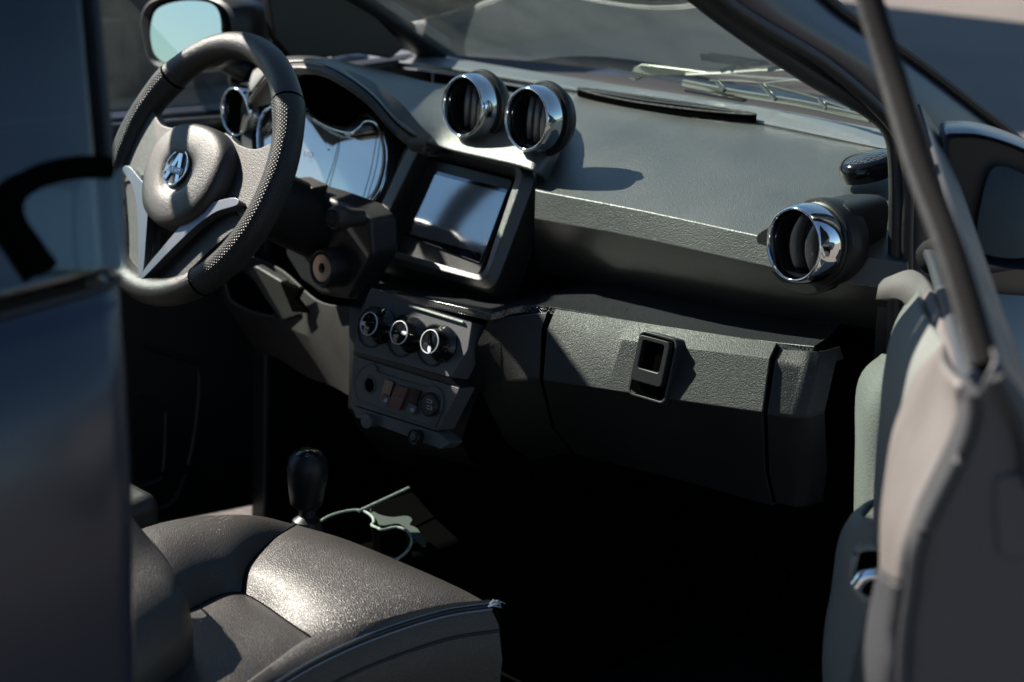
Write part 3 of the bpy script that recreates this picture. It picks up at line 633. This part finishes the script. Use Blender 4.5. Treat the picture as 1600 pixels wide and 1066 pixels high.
# ---- steering wheel ------------------------------------------------------------
stw = empty('steering_wheel', car)
def arc(a0, a1, n, R=.1795, wv=0): return [W(R*math.cos(R_(a0+(a1-a0)*i/(n-1))), R*math.sin(R_(a0+(a1-a0)*i/(n-1)))*(.985), wv) for i in range(n)]
def rimseg(nm, a0, a1, mat, r, n=50):
    rows = []
    for i in range(n):
        a = R_(a0+(a1-a0)*i/(n-1)); er = WR*math.cos(a)+WU*math.sin(a); c = WC+er*.1795
        rr_ = r*(1+.10*math.exp(-((math.degrees(a) % 360-38)/9)**2)+.10*math.exp(-((math.degrees(a) % 360-142)/9)**2))
        rows.append([c+er*(rr_*.96*math.cos(2*math.pi*j/24))+WN*(rr_*1.05*math.sin(2*math.pi*j/24)) for j in range(24)])
    o = grid(nm, rows, mat, stw, closed=True); me = o.data; uv = me.uv_layers.new(name='around_rim')
    for p in me.polygons:
        base = None
        for li in p.loop_indices:
            q_ = me.vertices[me.loops[li].vertex_index].co-WC; x_, y_ = q_.dot(WR), q_.dot(WU); a = math.atan2(y_, x_)
            if a < R_(-90): a += 2*math.pi
            er = WR*math.cos(a)+WU*math.sin(a); t_ = math.atan2(q_.dot(WN), q_.dot(er)-.1795)
            if base is None: base = t_
            while t_-base > math.pi: t_ -= 2*math.pi
            while t_-base < -math.pi: t_ += 2*math.pi
            uv.data[li].uv = (a*.1795, t_*.0215)
    return o
rimseg('rim_top', 41, 139, M['rim'], .0196); rimseg('rim_grip', -53, 39.8, M['perf'], .0201); rimseg('rim_grip', 140.2, 233, M['perf'], .0201); rimseg('rim_bottom', 234.2, 305.8, M['rim'], .0196)
for a in (40.4, 139.6, 233.6, 306.4):
    er = WR*math.cos(R_(a))+WU*math.sin(R_(a)); c = WC+er*.1795
    tube('seam', [c+er*(.0200*math.cos(t))+WN*(.0210*math.sin(t)) for t in [2*math.pi*i/28 for i in range(28)]], .0011, M['void'], stw, closed=True, seg=6, ref=(WR*-math.sin(R_(a))+WU*math.cos(R_(a))))
    for k in range(14):
        t = R_(20+k*11); p = c+er*(.0224*math.cos(t))+WN*(.0234*math.sin(t)); tv = WR*-math.sin(R_(a))+WU*math.cos(R_(a))
# airbag hub: rounded shield, domed
hubo = [(0.005, .056), (.05, .050), (.083, .028), (.093, -.005), (.085, -.045), (.055, -.078), (.005, -.094), (-.045, -.080), (-.073, -.047), (-.083, -.008), (-.073, .026), (-.04, .050)]
hp = cr([V((a, b_, 0)) for a, b_ in hubo], 72, True)
def hubrow(s, wv): return [W(.005+(p.x-.005)*s, -.018+(p.y+.018)*s, wv) for p in hp]
hub = grid('airbag_hub', [hubrow(.93, -.03), hubrow(1.0, -.014), hubrow(1.01, .004), hubrow(1.0, .016), hubrow(.965, .024), hubrow(.90, .0285), hubrow(.80, .0305), hubrow(.6, .032), hubrow(.46, .0318), hubrow(.40, .030), hubrow(.34, .0265), hubrow(.3, .0255), hubrow(.01, .025)], M['hub'], stw, closed=True)
# emblem
EC = W(-.002, -.012, .0268)
em = lathe('emblem', EC, WN, [(.0005, .0008), (.021, .0008), (.023, .0012), (.0245, .0032), (.0258, .0034), (.0268, .002), (.0268, 0)], M['chrome'], stw, bas=(WR, WU, WN), ex=.92, seg=56)
lathe('emblem_field', EC, WN, [(.0005, .0012), (.0228, .0012)], M['dark'], em, bas=(WR, WU, WN), ex=.92, seg=56)
def E2(u, v): return EC+WR*u+WU*v+WN*.0014
prism('letter_a', [E2(*p) for p in [(-.018, -.017), (-.0045, .0205), (.0045, .0205), (.018, -.017), (.0105, -.0195), (.0062, -.007), (-.0062, -.007), (-.0105, -.0195)]], WN*.0022, M['chrome'], em, smooth=False, bevel=.0004)
prism('letter_gap', [E2(*p) for p in [(-.0035, .000), (.0035, .000), (0, .010)]], WN*.0026, M['dark'], em, smooth=False)
def text(name, s, c, ax, ay, az, size, mat, par, ext=.0004, width=None):
    cu = bpy.data.curves.new(name, 'FONT'); cu.body = s; cu.size = size; cu.extrude = ext; cu.align_x = 'CENTER'; cu.align_y = 'CENTER'; cu.resolution_u = 3
    to = bpy.data.objects.new(name+'_curve', cu); COL.objects.link(to); bpy.context.view_layer.update()
    me = bpy.data.meshes.new_from_object(to.evaluated_get(bpy.context.evaluated_depsgraph_get())); bpy.data.objects.remove(to)
    Mx = Matrix(((ax.x, ay.x, az.x, c.x), (ax.y, ay.y, az.y, c.y), (ax.z, ay.z, az.z, c.z), (0, 0, 0, 1))); me.transform(Mx)
    o = bpy.data.objects.new(name, me); me.materials.clear(); me.materials.append(mat); COL.objects.link(o); o.parent = par; return o
prism('name_bar', rpoly(EC+WN*.0036-WU*.004, WR, WU, .041, .0095, .002, 4), WN*.0006, M['satin'], em, smooth=False)
text('emblem_name', 'AIXAM', EC+WN*.0044-WU*.004, WR, WU, WN, .0100, M['chrome'], em)
# spokes
def spoke(s):
    f = lambda pts, wv: [W(s*a, b_, wv) for a, b_ in pts]
    o1 = [(.03, .052), (.075, .045), (.115, .045), (.150, .062), (.172, .060), (.175, -.02), (.160, -.052), (.112, -.036), (.10, -.028), (.05, -.03)]
    prism('spoke', cr(f(o1, -.012), 40, True), WN*.016, M['hub'], stw, bevel=.006, seg=3)
    o2 = [(.056, -.052), (.09, -.040), (.130, -.027), (.141, -.035), (.104, -.052), (.074, -.078), (.042, -.118), (.012, -.160), (.001, -.172), (.001, -.156), (.024, -.114), (.044, -.078)]
    prism('silver_insert', cr(f(o2, .004), 60, True), WN*.013, M['satin'], stw, bevel=.003)
    o3 = [(.11, -.05), (.145, -.050), (.128, -.072), (.095, -.110), (.066, -.150), (.058, -.168), (.001, -.172), (.001, -.14), (.03, -.09)]
    prism('spoke_backing', cr(f(o3, -.012), 60, True), WN*.013, M['perf2'], stw, bevel=.003)
spoke(1); spoke(-1)

# ---- gear lever, tunnel, cup holder --------------------------------------------
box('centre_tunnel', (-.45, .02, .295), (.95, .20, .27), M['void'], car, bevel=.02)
box('console_sun_block', (.17, .02, .38), (.44, .17, .44), M['void'], car, bevel=.01)  # block added under the console to keep sun off the floor
gear = empty('gear_lever', car)
gx = -.30; gc = at(476, 740, x=gx)
gk = lathe('gear_knob', gc-V((0, 0, .050)), V((.10, 0, 1)), [(.016, 0), (.021, .005), (.0235, .018), (.027, .040), (.0285, .056), (.026, .070), (.019, .078), (.0005, .080)], M['dark'], gear, seg=40)
lathe('knob_cap', gc-V((0, 0, .050)), V((.10, 0, 1)), [(.0205, .0765), (.014, .0815), (.0005, .083)], M['gloss'], gk, seg=36)
lathe('lever_collar', gc-V((0, 0, .075)), V((.1, 0, 1)), [(.010, .03), (.011, .012), (.019, .006), (.020, .0), (.024, -.012), (.03, -.03)], M['dark'], gear, seg=36)
tube('lever_rod', [gc-V((.001, 0, .06)), gc-V((.02, 0, .22))], .007, M['chrome'], gear, seg=12)
cup = empty('cup_holder', car)
zc = .465
cpx = [at(*p, z=zc) for p in [(486, 832), (508, 810), (540, 799), (564, 798), (580, 806), (584, 815), (581, 821), (589, 825), (598, 828), (618, 824), (636, 830), (643, 845), (637, 860), (620, 874), (590, 890), (540, 880), (500, 860)]]
cc = cr(cpx, 70, True)
tube('rim', lin(cpx+[cpx[0]], 160)[:-1] if False else cc, .0020, M['tray'], cup, closed=True, seg=8)
grid('wall', [cc, [p-V((0, 0, .09)) for p in cc]], M['void'], cup, closed=True)
tray = prism('tray', [at(*p, z=zc-.05) for p in [(470, 850), (545, 795), (610, 785), (672, 820), (680, 870), (600, 935)]], (0, 0, -.03), M['void'], cup, smooth=False)
lit = [at(*p, z=zc-.003) for p in [(578, 795), (590, 803), (612, 808), (635, 806), (644, 812), (640, 820), (652, 826), (666, 848), (658, 851), (645, 840), (638, 828), (622, 818), (598, 821), (588, 815)]]
prism('tray_sun_patch', cr(lit, 40, True), (0, 0, -.003), M['sun_patch'], cup, smooth=False)  # pale plate, its shape and colour imitate a patch of sun
tube('tray_edge', [at(560, 799, z=zc+.002), at(640, 762, z=zc+.002)], .0022, M['tray'], cup, seg=8)

box('floor_mat', (.10, -.36, .166), (.50, .42, .012), M['matm'], car, bevel=.004, rot=Matrix.Rotation(.05, 3, 'Z'))
# ---- passenger seat ------------------------------------------------------------
seat = empty('passenger_seat', car)
Z = dict(f=.60)
FL = at(462, 820, z=.605); FR = at(765, 945, z=.600); JN = at(378, 926, z=.588); JR = at(486, 996, z=.600)
fA = [FL, at(540, 843, z=.606), at(640, 884, z=.607), at(720, 920, z=.604), FR]                       # front edge
fB = [FR, at(690, 955, z=.604), at(580, 975, z=.604), JR]                                            # outer edge
fC = [JN, at(410, 944, z=.588), at(450, 972, z=.592), JR]                                             # seam to the centre
fD = [FL, at(425, 845, z=.608), at(388, 885, z=.602), JN]
patch('front_roll', fA, fB, fC, fD, M['leather'], seat, bulge=.014, nu=40, nv=30, nrm=V((-.1, 0, 1)).normalized(), pw=3)
bA = [at(175, 850, z=.64), at(235, 822, z=.637), at(320, 806, z=.628), at(400, 806, z=.618), FL]
bC = [at(235, 985, z=.60), at(300, 952, z=.592), at(345, 930, z=.589), JN]
patch('side_bolster', bA, fD, bC, [at(175, 850, z=.64), at(200, 930, z=.625), at(235, 985, z=.60)], M['leather'], seat, bulge=.018, nu=36, nv=24, nrm=V((-.1, -.3, 1)).normalized(), pw=3)
cB = [JR, at(450, 1030, z=.60), at(390, 1066, z=.602), at(300, 1130, z=.604)]
patch('centre_panel', fC, cB, [at(140, 1110, z=.59), at(220, 1125, z=.596), at(300, 1130, z=.604)], [JN, at(345, 930, z=.589), at(300, 952, z=.592), at(235, 985, z=.60), at(140, 1110, z=.59)], M['leather'], seat, bulge=.010, nu=36, nv=30, nrm=V((0, 0, 1)), pw=3)
for nm, c_ in (('seam', fD), ('seam', fC), ('seam', bC)):
    tube(nm, [p+V((0, 0, -.0005)) for p in cr(c_, 30)], .0016, M['void'], seat, seg=6)
# outer bolster roll with piping and twin stitching
pe = [FR, at(690, 957, z=.602), at(600, 985, z=.600), at(520, 1018, z=.600), at(440, 1062, z=.60), at(330, 1140, z=.60)]
te = [FR, at(690, 951, z=.605), at(580, 975, z=.605), at(486, 996, z=.601), at(420, 1040, z=.602), at(300, 1130, z=.604)]
pe_, te_ = cr(pe, 80), cr(te, 80)
grid('outer_roll', [te_, [a.lerp(b_, .35)+V((0, 0, .006)) for a, b_ in zip(te_, pe_)], [a.lerp(b_, .75)+V((0, 0, .005)) for a, b_ in zip(te_, pe_)], [p+V((0, 0, -.001)) for p in pe_]], M['leather'], seat)
tube('piping', [p+V((0, -.001, -.001)) for p in pe_], .0022, M['dark'], seat, seg=8)
sv_ = []; sf_ = []
def stitch(P, offs, nm='stitching', st=2, frac=.7, r=.0007, n=150):
    Q = cr(P, n); v = []; f = []
    for i in range(0, n-1, 1):
        a = Q[i]+offs; b_ = Q[i].lerp(Q[i+1], frac)+offs; t = (b_-a).normalized(); s = t.cross(V((0, 0, 1))).normalized(); k = len(v)
        for e in (a, b_): v += [e+s*r, e+V((0, 0, r*1.4)), e-s*r, e-V((0, 0, r))]
        f += [(k+j, k+(j+1) % 4, k+4+(j+1) % 4, k+4+j) for j in range(4)]+[(k, k+3, k+2, k+1), (k+4, k+5, k+6, k+7)]
    return obj(nm, v, f, M['thread'], seat, smooth=False)
stitch(pe, V((0, -.004, -.004))); stitch(pe, V((0, .0, .0022)), r=.0005)
# side cover below the piping, front cover
def down(P, rows_, n=60):
    c_ = cr(P, n); return [[p+V(o) for p in c_] for o in rows_]
grid('side_cover', down(pe, [(0, -.001, -.002), (.002, -.012, -.02), (.002, -.018, -.06), (0, -.012, -.12), (0, 0, -.2)]), M['leather'], seat)
grid('front_cover', down(fA, [(0, 0, 0), (.014, 0, -.012), (.018, 0, -.05), (.0, 0, -.12), (-.03, 0, -.2)]), M['leather'], seat)
grid('inner_cover', down(bA, [(0, 0, 0), (0, .018, -.02), (0, .02, -.08), (0, .01, -.2)]), M['leather'], seat)
tube('side_welt', [p+V((0, -.014, -.026)) for p in pe_], .0016, M['dark'], seat, seg=6)
# loose thread tuft at the corner
for k in range(9):
    a = FR+V((random.uniform(-.004, .004), random.uniform(-.004, .003), -.001)); tube('loose_thread', [a, a+V((random.uniform(-.003, .006), random.uniform(-.009, -.002), random.uniform(.003, .008))), a+V((random.uniform(-.004, .009), random.uniform(-.016, -.004), random.uniform(.0, .011)))], .0005, M['thread'], seat, n=6, seg=5)
# back rest: its side bolster stands between the cushion and the quarter panel
bb = [at(205, 810, x=-.74), at(235, 850, x=-.74), at(275, 900, x=-.745), at(298, 960, x=-.75), at(302, 1020, x=-.755), at(296, 1120, x=-.76)]
bq = cr(bb, 40)
grid('backrest_bolster', [[p+V((.03, .12, 0)) for p in bq], [p+V((.01, .03, .002)) for p in bq], bq, [p+V((-.02, -.015, 0)) for p in bq], [p+V((-.08, -.03, 0)) for p in bq], [p+V((-.2, -.02, 0)) for p in bq]], M['leather'], seat)
prism('backrest', [(-.92, -.54, .62), (-1.04, -.54, 1.14), (-1.14, -.54, 1.14), (-1.05, -.54, .58)], (0, .44, 0), M['leather'], seat, bevel=.03, seg=4)
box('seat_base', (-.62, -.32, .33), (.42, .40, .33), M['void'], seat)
# driver seat (only a corner shows past the quarter panel)
ds = empty('driver_seat', car)
dq = [at(175, 735, z=.60), at(212, 741, z=.60), at(252, 764, z=.60), at(254, 778, z=.60), at(200, 790, z=.60)]
dtop = [at(254, 770, z=.58)]
cD = at(254, 770, z=.585)
dsx = cD.x; dsy = cD.y
prism('cushion', [(dsx, dsy, .585), (dsx-.45, dsy-.02, .56), (dsx-.45, dsy+.42, .56), (dsx, dsy+.42, .585)], (0, 0, -.14), M['leather'], ds, bevel=.02, seg=4)
prism('backrest', [(-.95, dsy, .60), (-1.07, dsy, 1.12), (-1.17, dsy, 1.12), (-1.08, dsy, .58)], (0, .42, 0), M['leather'], ds, bevel=.03, seg=4)

# ---- passenger door (open) ------------------------------------------------------
TH = R_(38); HX, HY = .02, -.72
da = V((-math.cos(TH), -math.sin(TH), 0)); db = V((-math.sin(TH), math.cos(TH), 0)); HO = V((HX, HY, 0))
def D(a, b_, z): return HO+da*a+db*b_+V((0, 0, z))
def atd(px, py, a=None, b=None):
    return atp(px, py, HO+da*a, da) if a is not None else atp(px, py, HO+db*b, db)
pd = empty('passenger_door', car); pd['label'] = 'open passenger door with grey inner trim'
def dl(p, n=30): return cr([atd(x_, y_, a=a_) for x_, y_, a_ in p], n)
# trim card: rows from the belt down; each row runs from the hinge side to the handle side
# outline of the inner trim seen edge-on; (px,py,a)
near = [(1516, 600, .86), (1518, 642, .86), (1500, 700, .865), (1467, 767, .87), (1442, 820, .875), (1428, 862, .88), (1420, 915, .885)]
midc = [(1487, 545, .64), (1450, 585, .64), (1426, 635, .65), (1410, 680, .66), (1400, 740, .67), (1394, 801, .68), (1396, 885, .70)]
far = [(1440, 440, .16), (1400, 500, .16), (1388, 560, .16), (1385, 640, .17), (1382, 700, .17), (1380, 760, .18), (1378, 820, .19)]
cn, cm, cf = dl(near), dl(midc), dl(far)
grid('upper_trim', [[a.lerp(b_, t)+db*(.012*math.sin(math.pi*t)) for t in [k/9 for k in range(10)]] for a, b_ in zip(cf, cm)], M['grey'], pd, solid=.01)
grid('trim_end', [[a.lerp(b_, t)+db*(.006*math.sin(math.pi*t)) for t in [k/9 for k in range(10)]] for a, b_ in zip(cm, cn)], M['greyw'], pd, solid=.008)
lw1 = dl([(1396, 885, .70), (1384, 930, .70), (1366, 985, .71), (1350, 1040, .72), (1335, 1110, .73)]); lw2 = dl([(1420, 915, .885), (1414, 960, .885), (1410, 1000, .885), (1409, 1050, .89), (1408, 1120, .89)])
grid('lower_trim', [[a.lerp(b_, t)+db*(.008*math.sin(math.pi*t)) for t in [k/7 for k in range(8)]] for a, b_ in zip(lw1, lw2)], M['trim_shade'], pd, solid=.008)  # shade on this lower part is put into its colour
# belt cap on top of the trim
cap0 = [atd(1384, 447, a=.05), atd(1398, 436, a=.08), atd(1440, 428, a=.14), atd(1470, 470, a=.35), atd(1500, 560, a=.70), atd(1517, 612, a=.86)]
grid('belt_cap', [cr([atd(1380, 470, a=.05), atd(1385, 470, a=.08), atd(1420, 475, a=.16), atd(1452, 530, a=.40), atd(1488, 590, a=.68), atd(1512, 640, a=.84)], 30), cr(cap0, 30)], M['greyw'], pd, solid=.008)
tube('belt_moulding', [atd(1442, 396, a=.02), atd(1455, 400, a=.06), atd(1478, 470, a=.35), atd(1502, 560, a=.68), atd(1514, 616, a=.86)], .008, M['satin'], pd, n=30, seg=10)
tube('belt_moulding', [atd(1456, 392, a=.02), atd(1470, 398, a=.06), atd(1492, 470, a=.35), atd(1512, 540, a=.68), atd(1522, 590, a=.86)], .005, M['satin'], pd, n=30, seg=10)
# hinge-side strip and lower pocket of the card
grid('front_trim_strip', [cr([atd(1390, 560, a=.05), atd(1354, 600, a=.07), atd(1350, 700, a=.07), atd(1347, 812, a=.08)], 20), cr([atd(1400, 560, a=.12), atd(1372, 640, a=.14), atd(1370, 740, a=.14), atd(1378, 815, a=.14)], 20), cr([atd(1420, 560, a=.2), atd(1400, 640, a=.2), atd(1398, 740, a=.2), atd(1400, 815, a=.2)], 20)], M['grey'], pd, solid=.01)
arm = [(1346, 811, .30), (1378, 813, .34), (1400, 830, .40)]
aw = cr([atd(*p, a=.34) for p in [(1347, 812), (1325, 825), (1310, 860), (1300, 930), (1290, 980), (1286, 1040), (1290, 1110)]], 30)
ae = cr([atd(*p, a=.46) for p in [(1382, 812), (1390, 840), (1390, 880), (1390, 940), (1385, 990), (1375, 1050), (1360, 1110)]], 30)
grid('armrest', [[a+da*-.05+db*-.02 for a in aw], aw, [a.lerp(b_, .5)+db*.004 for a, b_ in zip(aw, ae)], ae], M['grey'], pd, solid=.008, sub=1)
hf = [atd(*p, a=.475) for p in [(1340, 850), (1392, 850), (1392, 936), (1345, 932), (1330, 905), (1334, 868)]]
hw = prism('handle_recess', rquad(hf, .006), da*.006, M['void'], pd, bevel=.001)
tube('recess_rim', [p+da*.006 for p in rquad(hf, .008)], .004, M['grey'], pd, closed=True, seg=8)
tube('door_handle', [atd(1338, 914, a=.49), atd(1350, 900, a=.49), atd(1368, 896, a=.49), atd(1396, 900, a=.49)], .009, M['chrome'], pd, n=16, seg=14, flat=.7)
# rear shut face of the door, outer skin
sf = [(1500, 560, .0), (1560, 570, 0)]
shut_in = cr([atd(*p, a=.90) for p in [(1520, 612), (1520, 645), (1502, 704), (1470, 770), (1444, 824), (1430, 864), (1422, 925), (1412, 1000), (1408, 1120)]], 30)
shut_out = cr([atd(*p, a=.90) for p in [(1558, 560), (1625, 660), (1650, 760), (1655, 850), (1655, 930), (1655, 1000), (1650, 1120)]], 30)
grid('shut_face', [[p-da*.03+db*.004 for p in shut_in], shut_in, [a.lerp(b_, .15)+da*.006 for a, b_ in zip(shut_in, shut_out)], [a.lerp(b_, .5)+da*.008 for a, b_ in zip(shut_in, shut_out)], [a.lerp(b_, .8)+da*.004 for a, b_ in zip(shut_in, shut_out)], shut_out, [p-da*.2 for p in shut_out], [p-da*.86 for p in shut_out]], M['shell'], pd, solid=.003)
tube('shut_face_lip', [p+da*.004 for p in shut_in], .004, M['trim_shade'], pd, seg=10)
prism('door_latch', rquad([atd(1552, 742, a=.907), atd(1612, 736, a=.907), atd(1618, 868, a=.907), atd(1560, 872, a=.907)], .008), da*.004, M['shell'], pd, bevel=.002, seg=3)
tube('shut_line_seal', cr([atd(*p, a=.912) for p in [(1556, 590), (1600, 680), (1612, 760)]], 20), .005, M['rubber'], pd, seg=8)
# window frame seen edge-on, leaning inwards with height
fbar = [atd(1330, -130, a=.62), atd(1362, 0, a=.66), atd(1398, 120, a=.70), atd(1440, 260, a=.76), atd(1492, 400, a=.82), atd(1543, 572, a=.88)]
tube('window_frame', fbar, 0.0078, M['barm'], pd, n=40, seg=14, flat=1.05, ref=db)
tube('frame_seal', [p+db*.007 for p in cr(fbar, 40)], .004, M['rubber'], pd, seg=8, flat=1.2, ref=db)
# wing mirror on the door
mr = empty('wing_mirror', car); mr['label'] = 'wing mirror on the open passenger door'
def am(px, py, b=-.02, a=.12): return atd(px, py, a=a)
mo = [am(*p, a=.16) for p in [(1474, 214), (1500, 207), (1545, 212), (1610, 236), (1660, 270), (1670, 340), (1650, 410), (1600, 420), (1545, 412), (1525, 400), (1500, 330), (1480, 260)]]
mc = cr(mo, 60, True); cm_ = sum(mc, V())/60
def ms(s, off): return [cm_+(p-cm_)*s+da*off for p in mc]
grid('mirror_housing', [ms(.88, -.012), ms(.94, .0), ms(1.0, 0.004), ms(1.03, -.01), ms(1.0, -.06), ms(.8, -.10), ms(.4, -.125), ms(.02, -.13)], M['paint'], mr, closed=True)
grid('mirror_backing', [ms(.9, -.014), ms(.02, -.014)], M['dark'], mr, closed=True)
MN = (da*math.cos(R_(12))+db*math.sin(R_(12))+V((0, 0, .12))).normalized(); MO = atd(1590, 330, a=.168)
gm = [atp(*p, MO, MN) for p in [(1553, 262), (1600, 272), (1645, 300), (1648, 380), (1600, 402), (1545, 398), (1527, 380), (1533, 320)]]
prism('mirror_glass', cr(gm, 40, True), MN*.003, M['mirror'], mr)
tube('mirror_arm', [D(.02, .0, .95), D(.08, -.02, .98), D(.12, -.06, 1.02)], .02, M['dark'], mr, n=8)

# ---- driver door seen across the cabin -------------------------------------------
dd_ = empty('driver_door', car); dd_['label'] = 'driver door across the cabin'
TL = R_(14); lo_ = V((.08, .69, 0)); la_ = V((-math.cos(TL), math.sin(TL), 0)); lb_ = V((-math.sin(TL), -math.cos(TL), 0))
def DL(a, b_, z): return lo_+la_*a+lb_*b_+V((0, 0, z))
def atl(px, py, b=0): return atp(px, py, lo_+lb_*b, lb_)
prism('door_panel', [DL(0, 0, .19), DL(.98, 0, .19), DL(.98, 0, .93), DL(0, 0, .91)], lb_*-.06, M['paint'], dd_, bevel=.01)
prism('door_card', [DL(.0, 0.004, .20), DL(.94, 0.004, .20), DL(.94, 0.004, .925), DL(.02, 0.004, .90)], lb_*.03, M['dark'], dd_, bevel=.012, seg=3)
tube('sill_trim', [DL(.0, .035, .895), DL(.4, .038, .905), DL(.94, .035, .92)], .013, M['trim_s'], dd_, n=12, seg=12)
prism('armrest', [DL(.15, .03, .70), DL(.75, .03, .72), DL(.75, .03, .78), DL(.15, .03, .76)], lb_*.05, M['dark'], dd_, bevel=.015, seg=3)
tube('card_moulding', cr([atl(*p, b=.036) for p in [(225, 540), (285, 560), (312, 580), (305, 680), (285, 760), (262, 790), (230, 795)]], 30), .005, M['dark'], dd_, seg=8)
tube('pocket_edge', cr([atl(*p, b=.036) for p in [(215, 620), (255, 635), (260, 660), (255, 740), (235, 755), (215, 760)]], 30), .004, M['dark'], dd_, seg=8)
grid('window', [[DL(.03, -.02, .92), DL(.95, -.02, .94)], [DL(.36, .03, 1.30), DL(.85, .06, 1.40)]], M['glass'], dd_)
tube('window_frame', [atl(374, 140, b=-.02), atl(364, 60, b=-.02), atl(352, -20, b=-.02), atl(330, -170, b=-.02), DL(.45, .06, 1.40), DL(.6, .06, 1.41), DL(.85, .06, 1.41), DL(.92, .03, 1.2), DL(.97, -.02, .94)], .016, M['rubber'], dd_, n=50)
prism('mirror_corner', [atl(355, 128, b=-.02), atl(355, 30, b=-.02), atl(380, -20, b=-.02), atl(450, 100, b=-.02), atl(450, 130, b=-.02)], lb_*.015, M['dark'], dd_, bevel=.004)
lm = empty('wing_mirror', car); lm['label'] = 'wing mirror outside the driver window'
lmx = .02
lo2 = cr([at(*p, x=lmx) for p in [(222, 25), (240, 0), (290, -12), (345, 2), (366, 30), (364, 90), (335, 108), (275, 112), (238, 98), (225, 60)]], 50, True)
cL = sum(lo2, V())/50
def ml(s, off): return [cL+(p-cL)*s+V((off, 0, 0)) for p in lo2]
grid('mirror_housing', [ml(.9, .006), ml(.96, -.004), ml(1.02, 0), ml(1.05, .02), ml(.98, .07), ml(.6, .12), ml(.02, .13)], M['dark'], lm, closed=True)
MLO = at(290, 55, x=lmx-.016); MLN = V((-.97, .03, .205)).normalized()
gm = cr([atp(*p, MLO, MLN) for p in [(236, 40), (246, 14), (282, 2), (325, 4), (343, 22), (344, 62), (330, 92), (268, 100), (244, 88), (236, 65)]], 40, True)
ctrm = sum(gm, V())/40; nm_ = V((-1, .22, .0)).normalized()
gm = [p+V((1, 0, 0))*0 for p in gm]
prism('mirror_glass', gm, MLN*-.003, M['mirror'], lm)
tube('mirror_arm', [at(352, 96, x=.03), at(385, 112, x=.06)], .018, M['dark'], lm)

# ---- wipers on the outside of the windscreen ---------------------------------------
def wz(px, py, x): return at(px, py, x=x)
wp = empty('wiper', car)
w0 = [at(992, 112, x=.50), at(1000, 104, x=.49)]
prism('wiper_arm', [at(*p, x=.46) for p in [(982, 122), (990, 106), (1002, 100), (1060, 107), (1108, 113), (1110, 117), (1055, 118), (1004, 120), (992, 126)]], (.012, 0, 0), M['wiper'], wp, bevel=.002)
tube('wiper_rod', [at(1105, 114, x=.46), at(1180, 121, x=.42), at(1265, 127, x=.38)], .0028, M['wiper'], wp, n=10, seg=8)
tube('wiper_blade', [at(1068, 130, x=.44), at(1150, 146, x=.41), at(1250, 162, x=.37), at(1360, 186, x=.31)], .0035, M['wiper'], wp, n=20, seg=8, flat=1.6)
tube('wiper_bow', [at(1110, 127, x=.435), at(1170, 128, x=.42), at(1250, 146, x=.38), at(1330, 172, x=.33)], .0024, M['wiper'], wp, n=20, seg=8)
for k in range(3):
    a, b_ = [(1120, 128, 1135, 142), (1190, 132, 1215, 156), (1280, 156, 1290, 170)][k]*1 if False else [((1120, 128), (1132, 142)), ((1190, 132), (1212, 156)), ((1280, 156), (1292, 170))][k]
    tube('wiper_claw', [at(*a, x=.41-.03*k), at(*b_, x=.405-.03*k)], .0032, M['wiper'], wp, seg=8)
prism('rubber_edge', [at(*p, x=.40) for p in [(1070, 140), (1160, 156), (1160, 160), (1070, 144)]], (.01, 0, 0), M['dark'], wp)

# ------------------------------------------------------------------ surroundings that shade the ground and show in reflections

bd_ = box('building', (3.9, 8.3, 1.4), (6.0, 6.0, 2.8), M['stone'], None, bevel=.03)
tag(bd_, 'dark brown stone-clad building beyond the driver window', 'building')

# low wooded ridge round the horizon (seen in the mirrors and the chrome)
rng_ = random.Random(3); hv = []; hf_ = []; nseg = 180
for i in range(nseg):
    a = 2*math.pi*i/nseg; h_ = 9+5*math.sin(a*3+1)+3*math.sin(a*11)+1.5*rng_.random()
    hv += [V((330*math.cos(a), 330*math.sin(a), -1)), V((345*math.cos(a), 345*math.sin(a), h_*.8)), V((370*math.cos(a), 370*math.sin(a), h_*1.25)), V((480*math.cos(a), 480*math.sin(a), h_*.5))]
for i in range(nseg):
    j = (i+1) % nseg
    for k in range(3): hf_.append((i*4+k, j*4+k, j*4+k+1, i*4+k+1))
tag(obj('hills', hv, hf_, M['hill']), kind='structure')
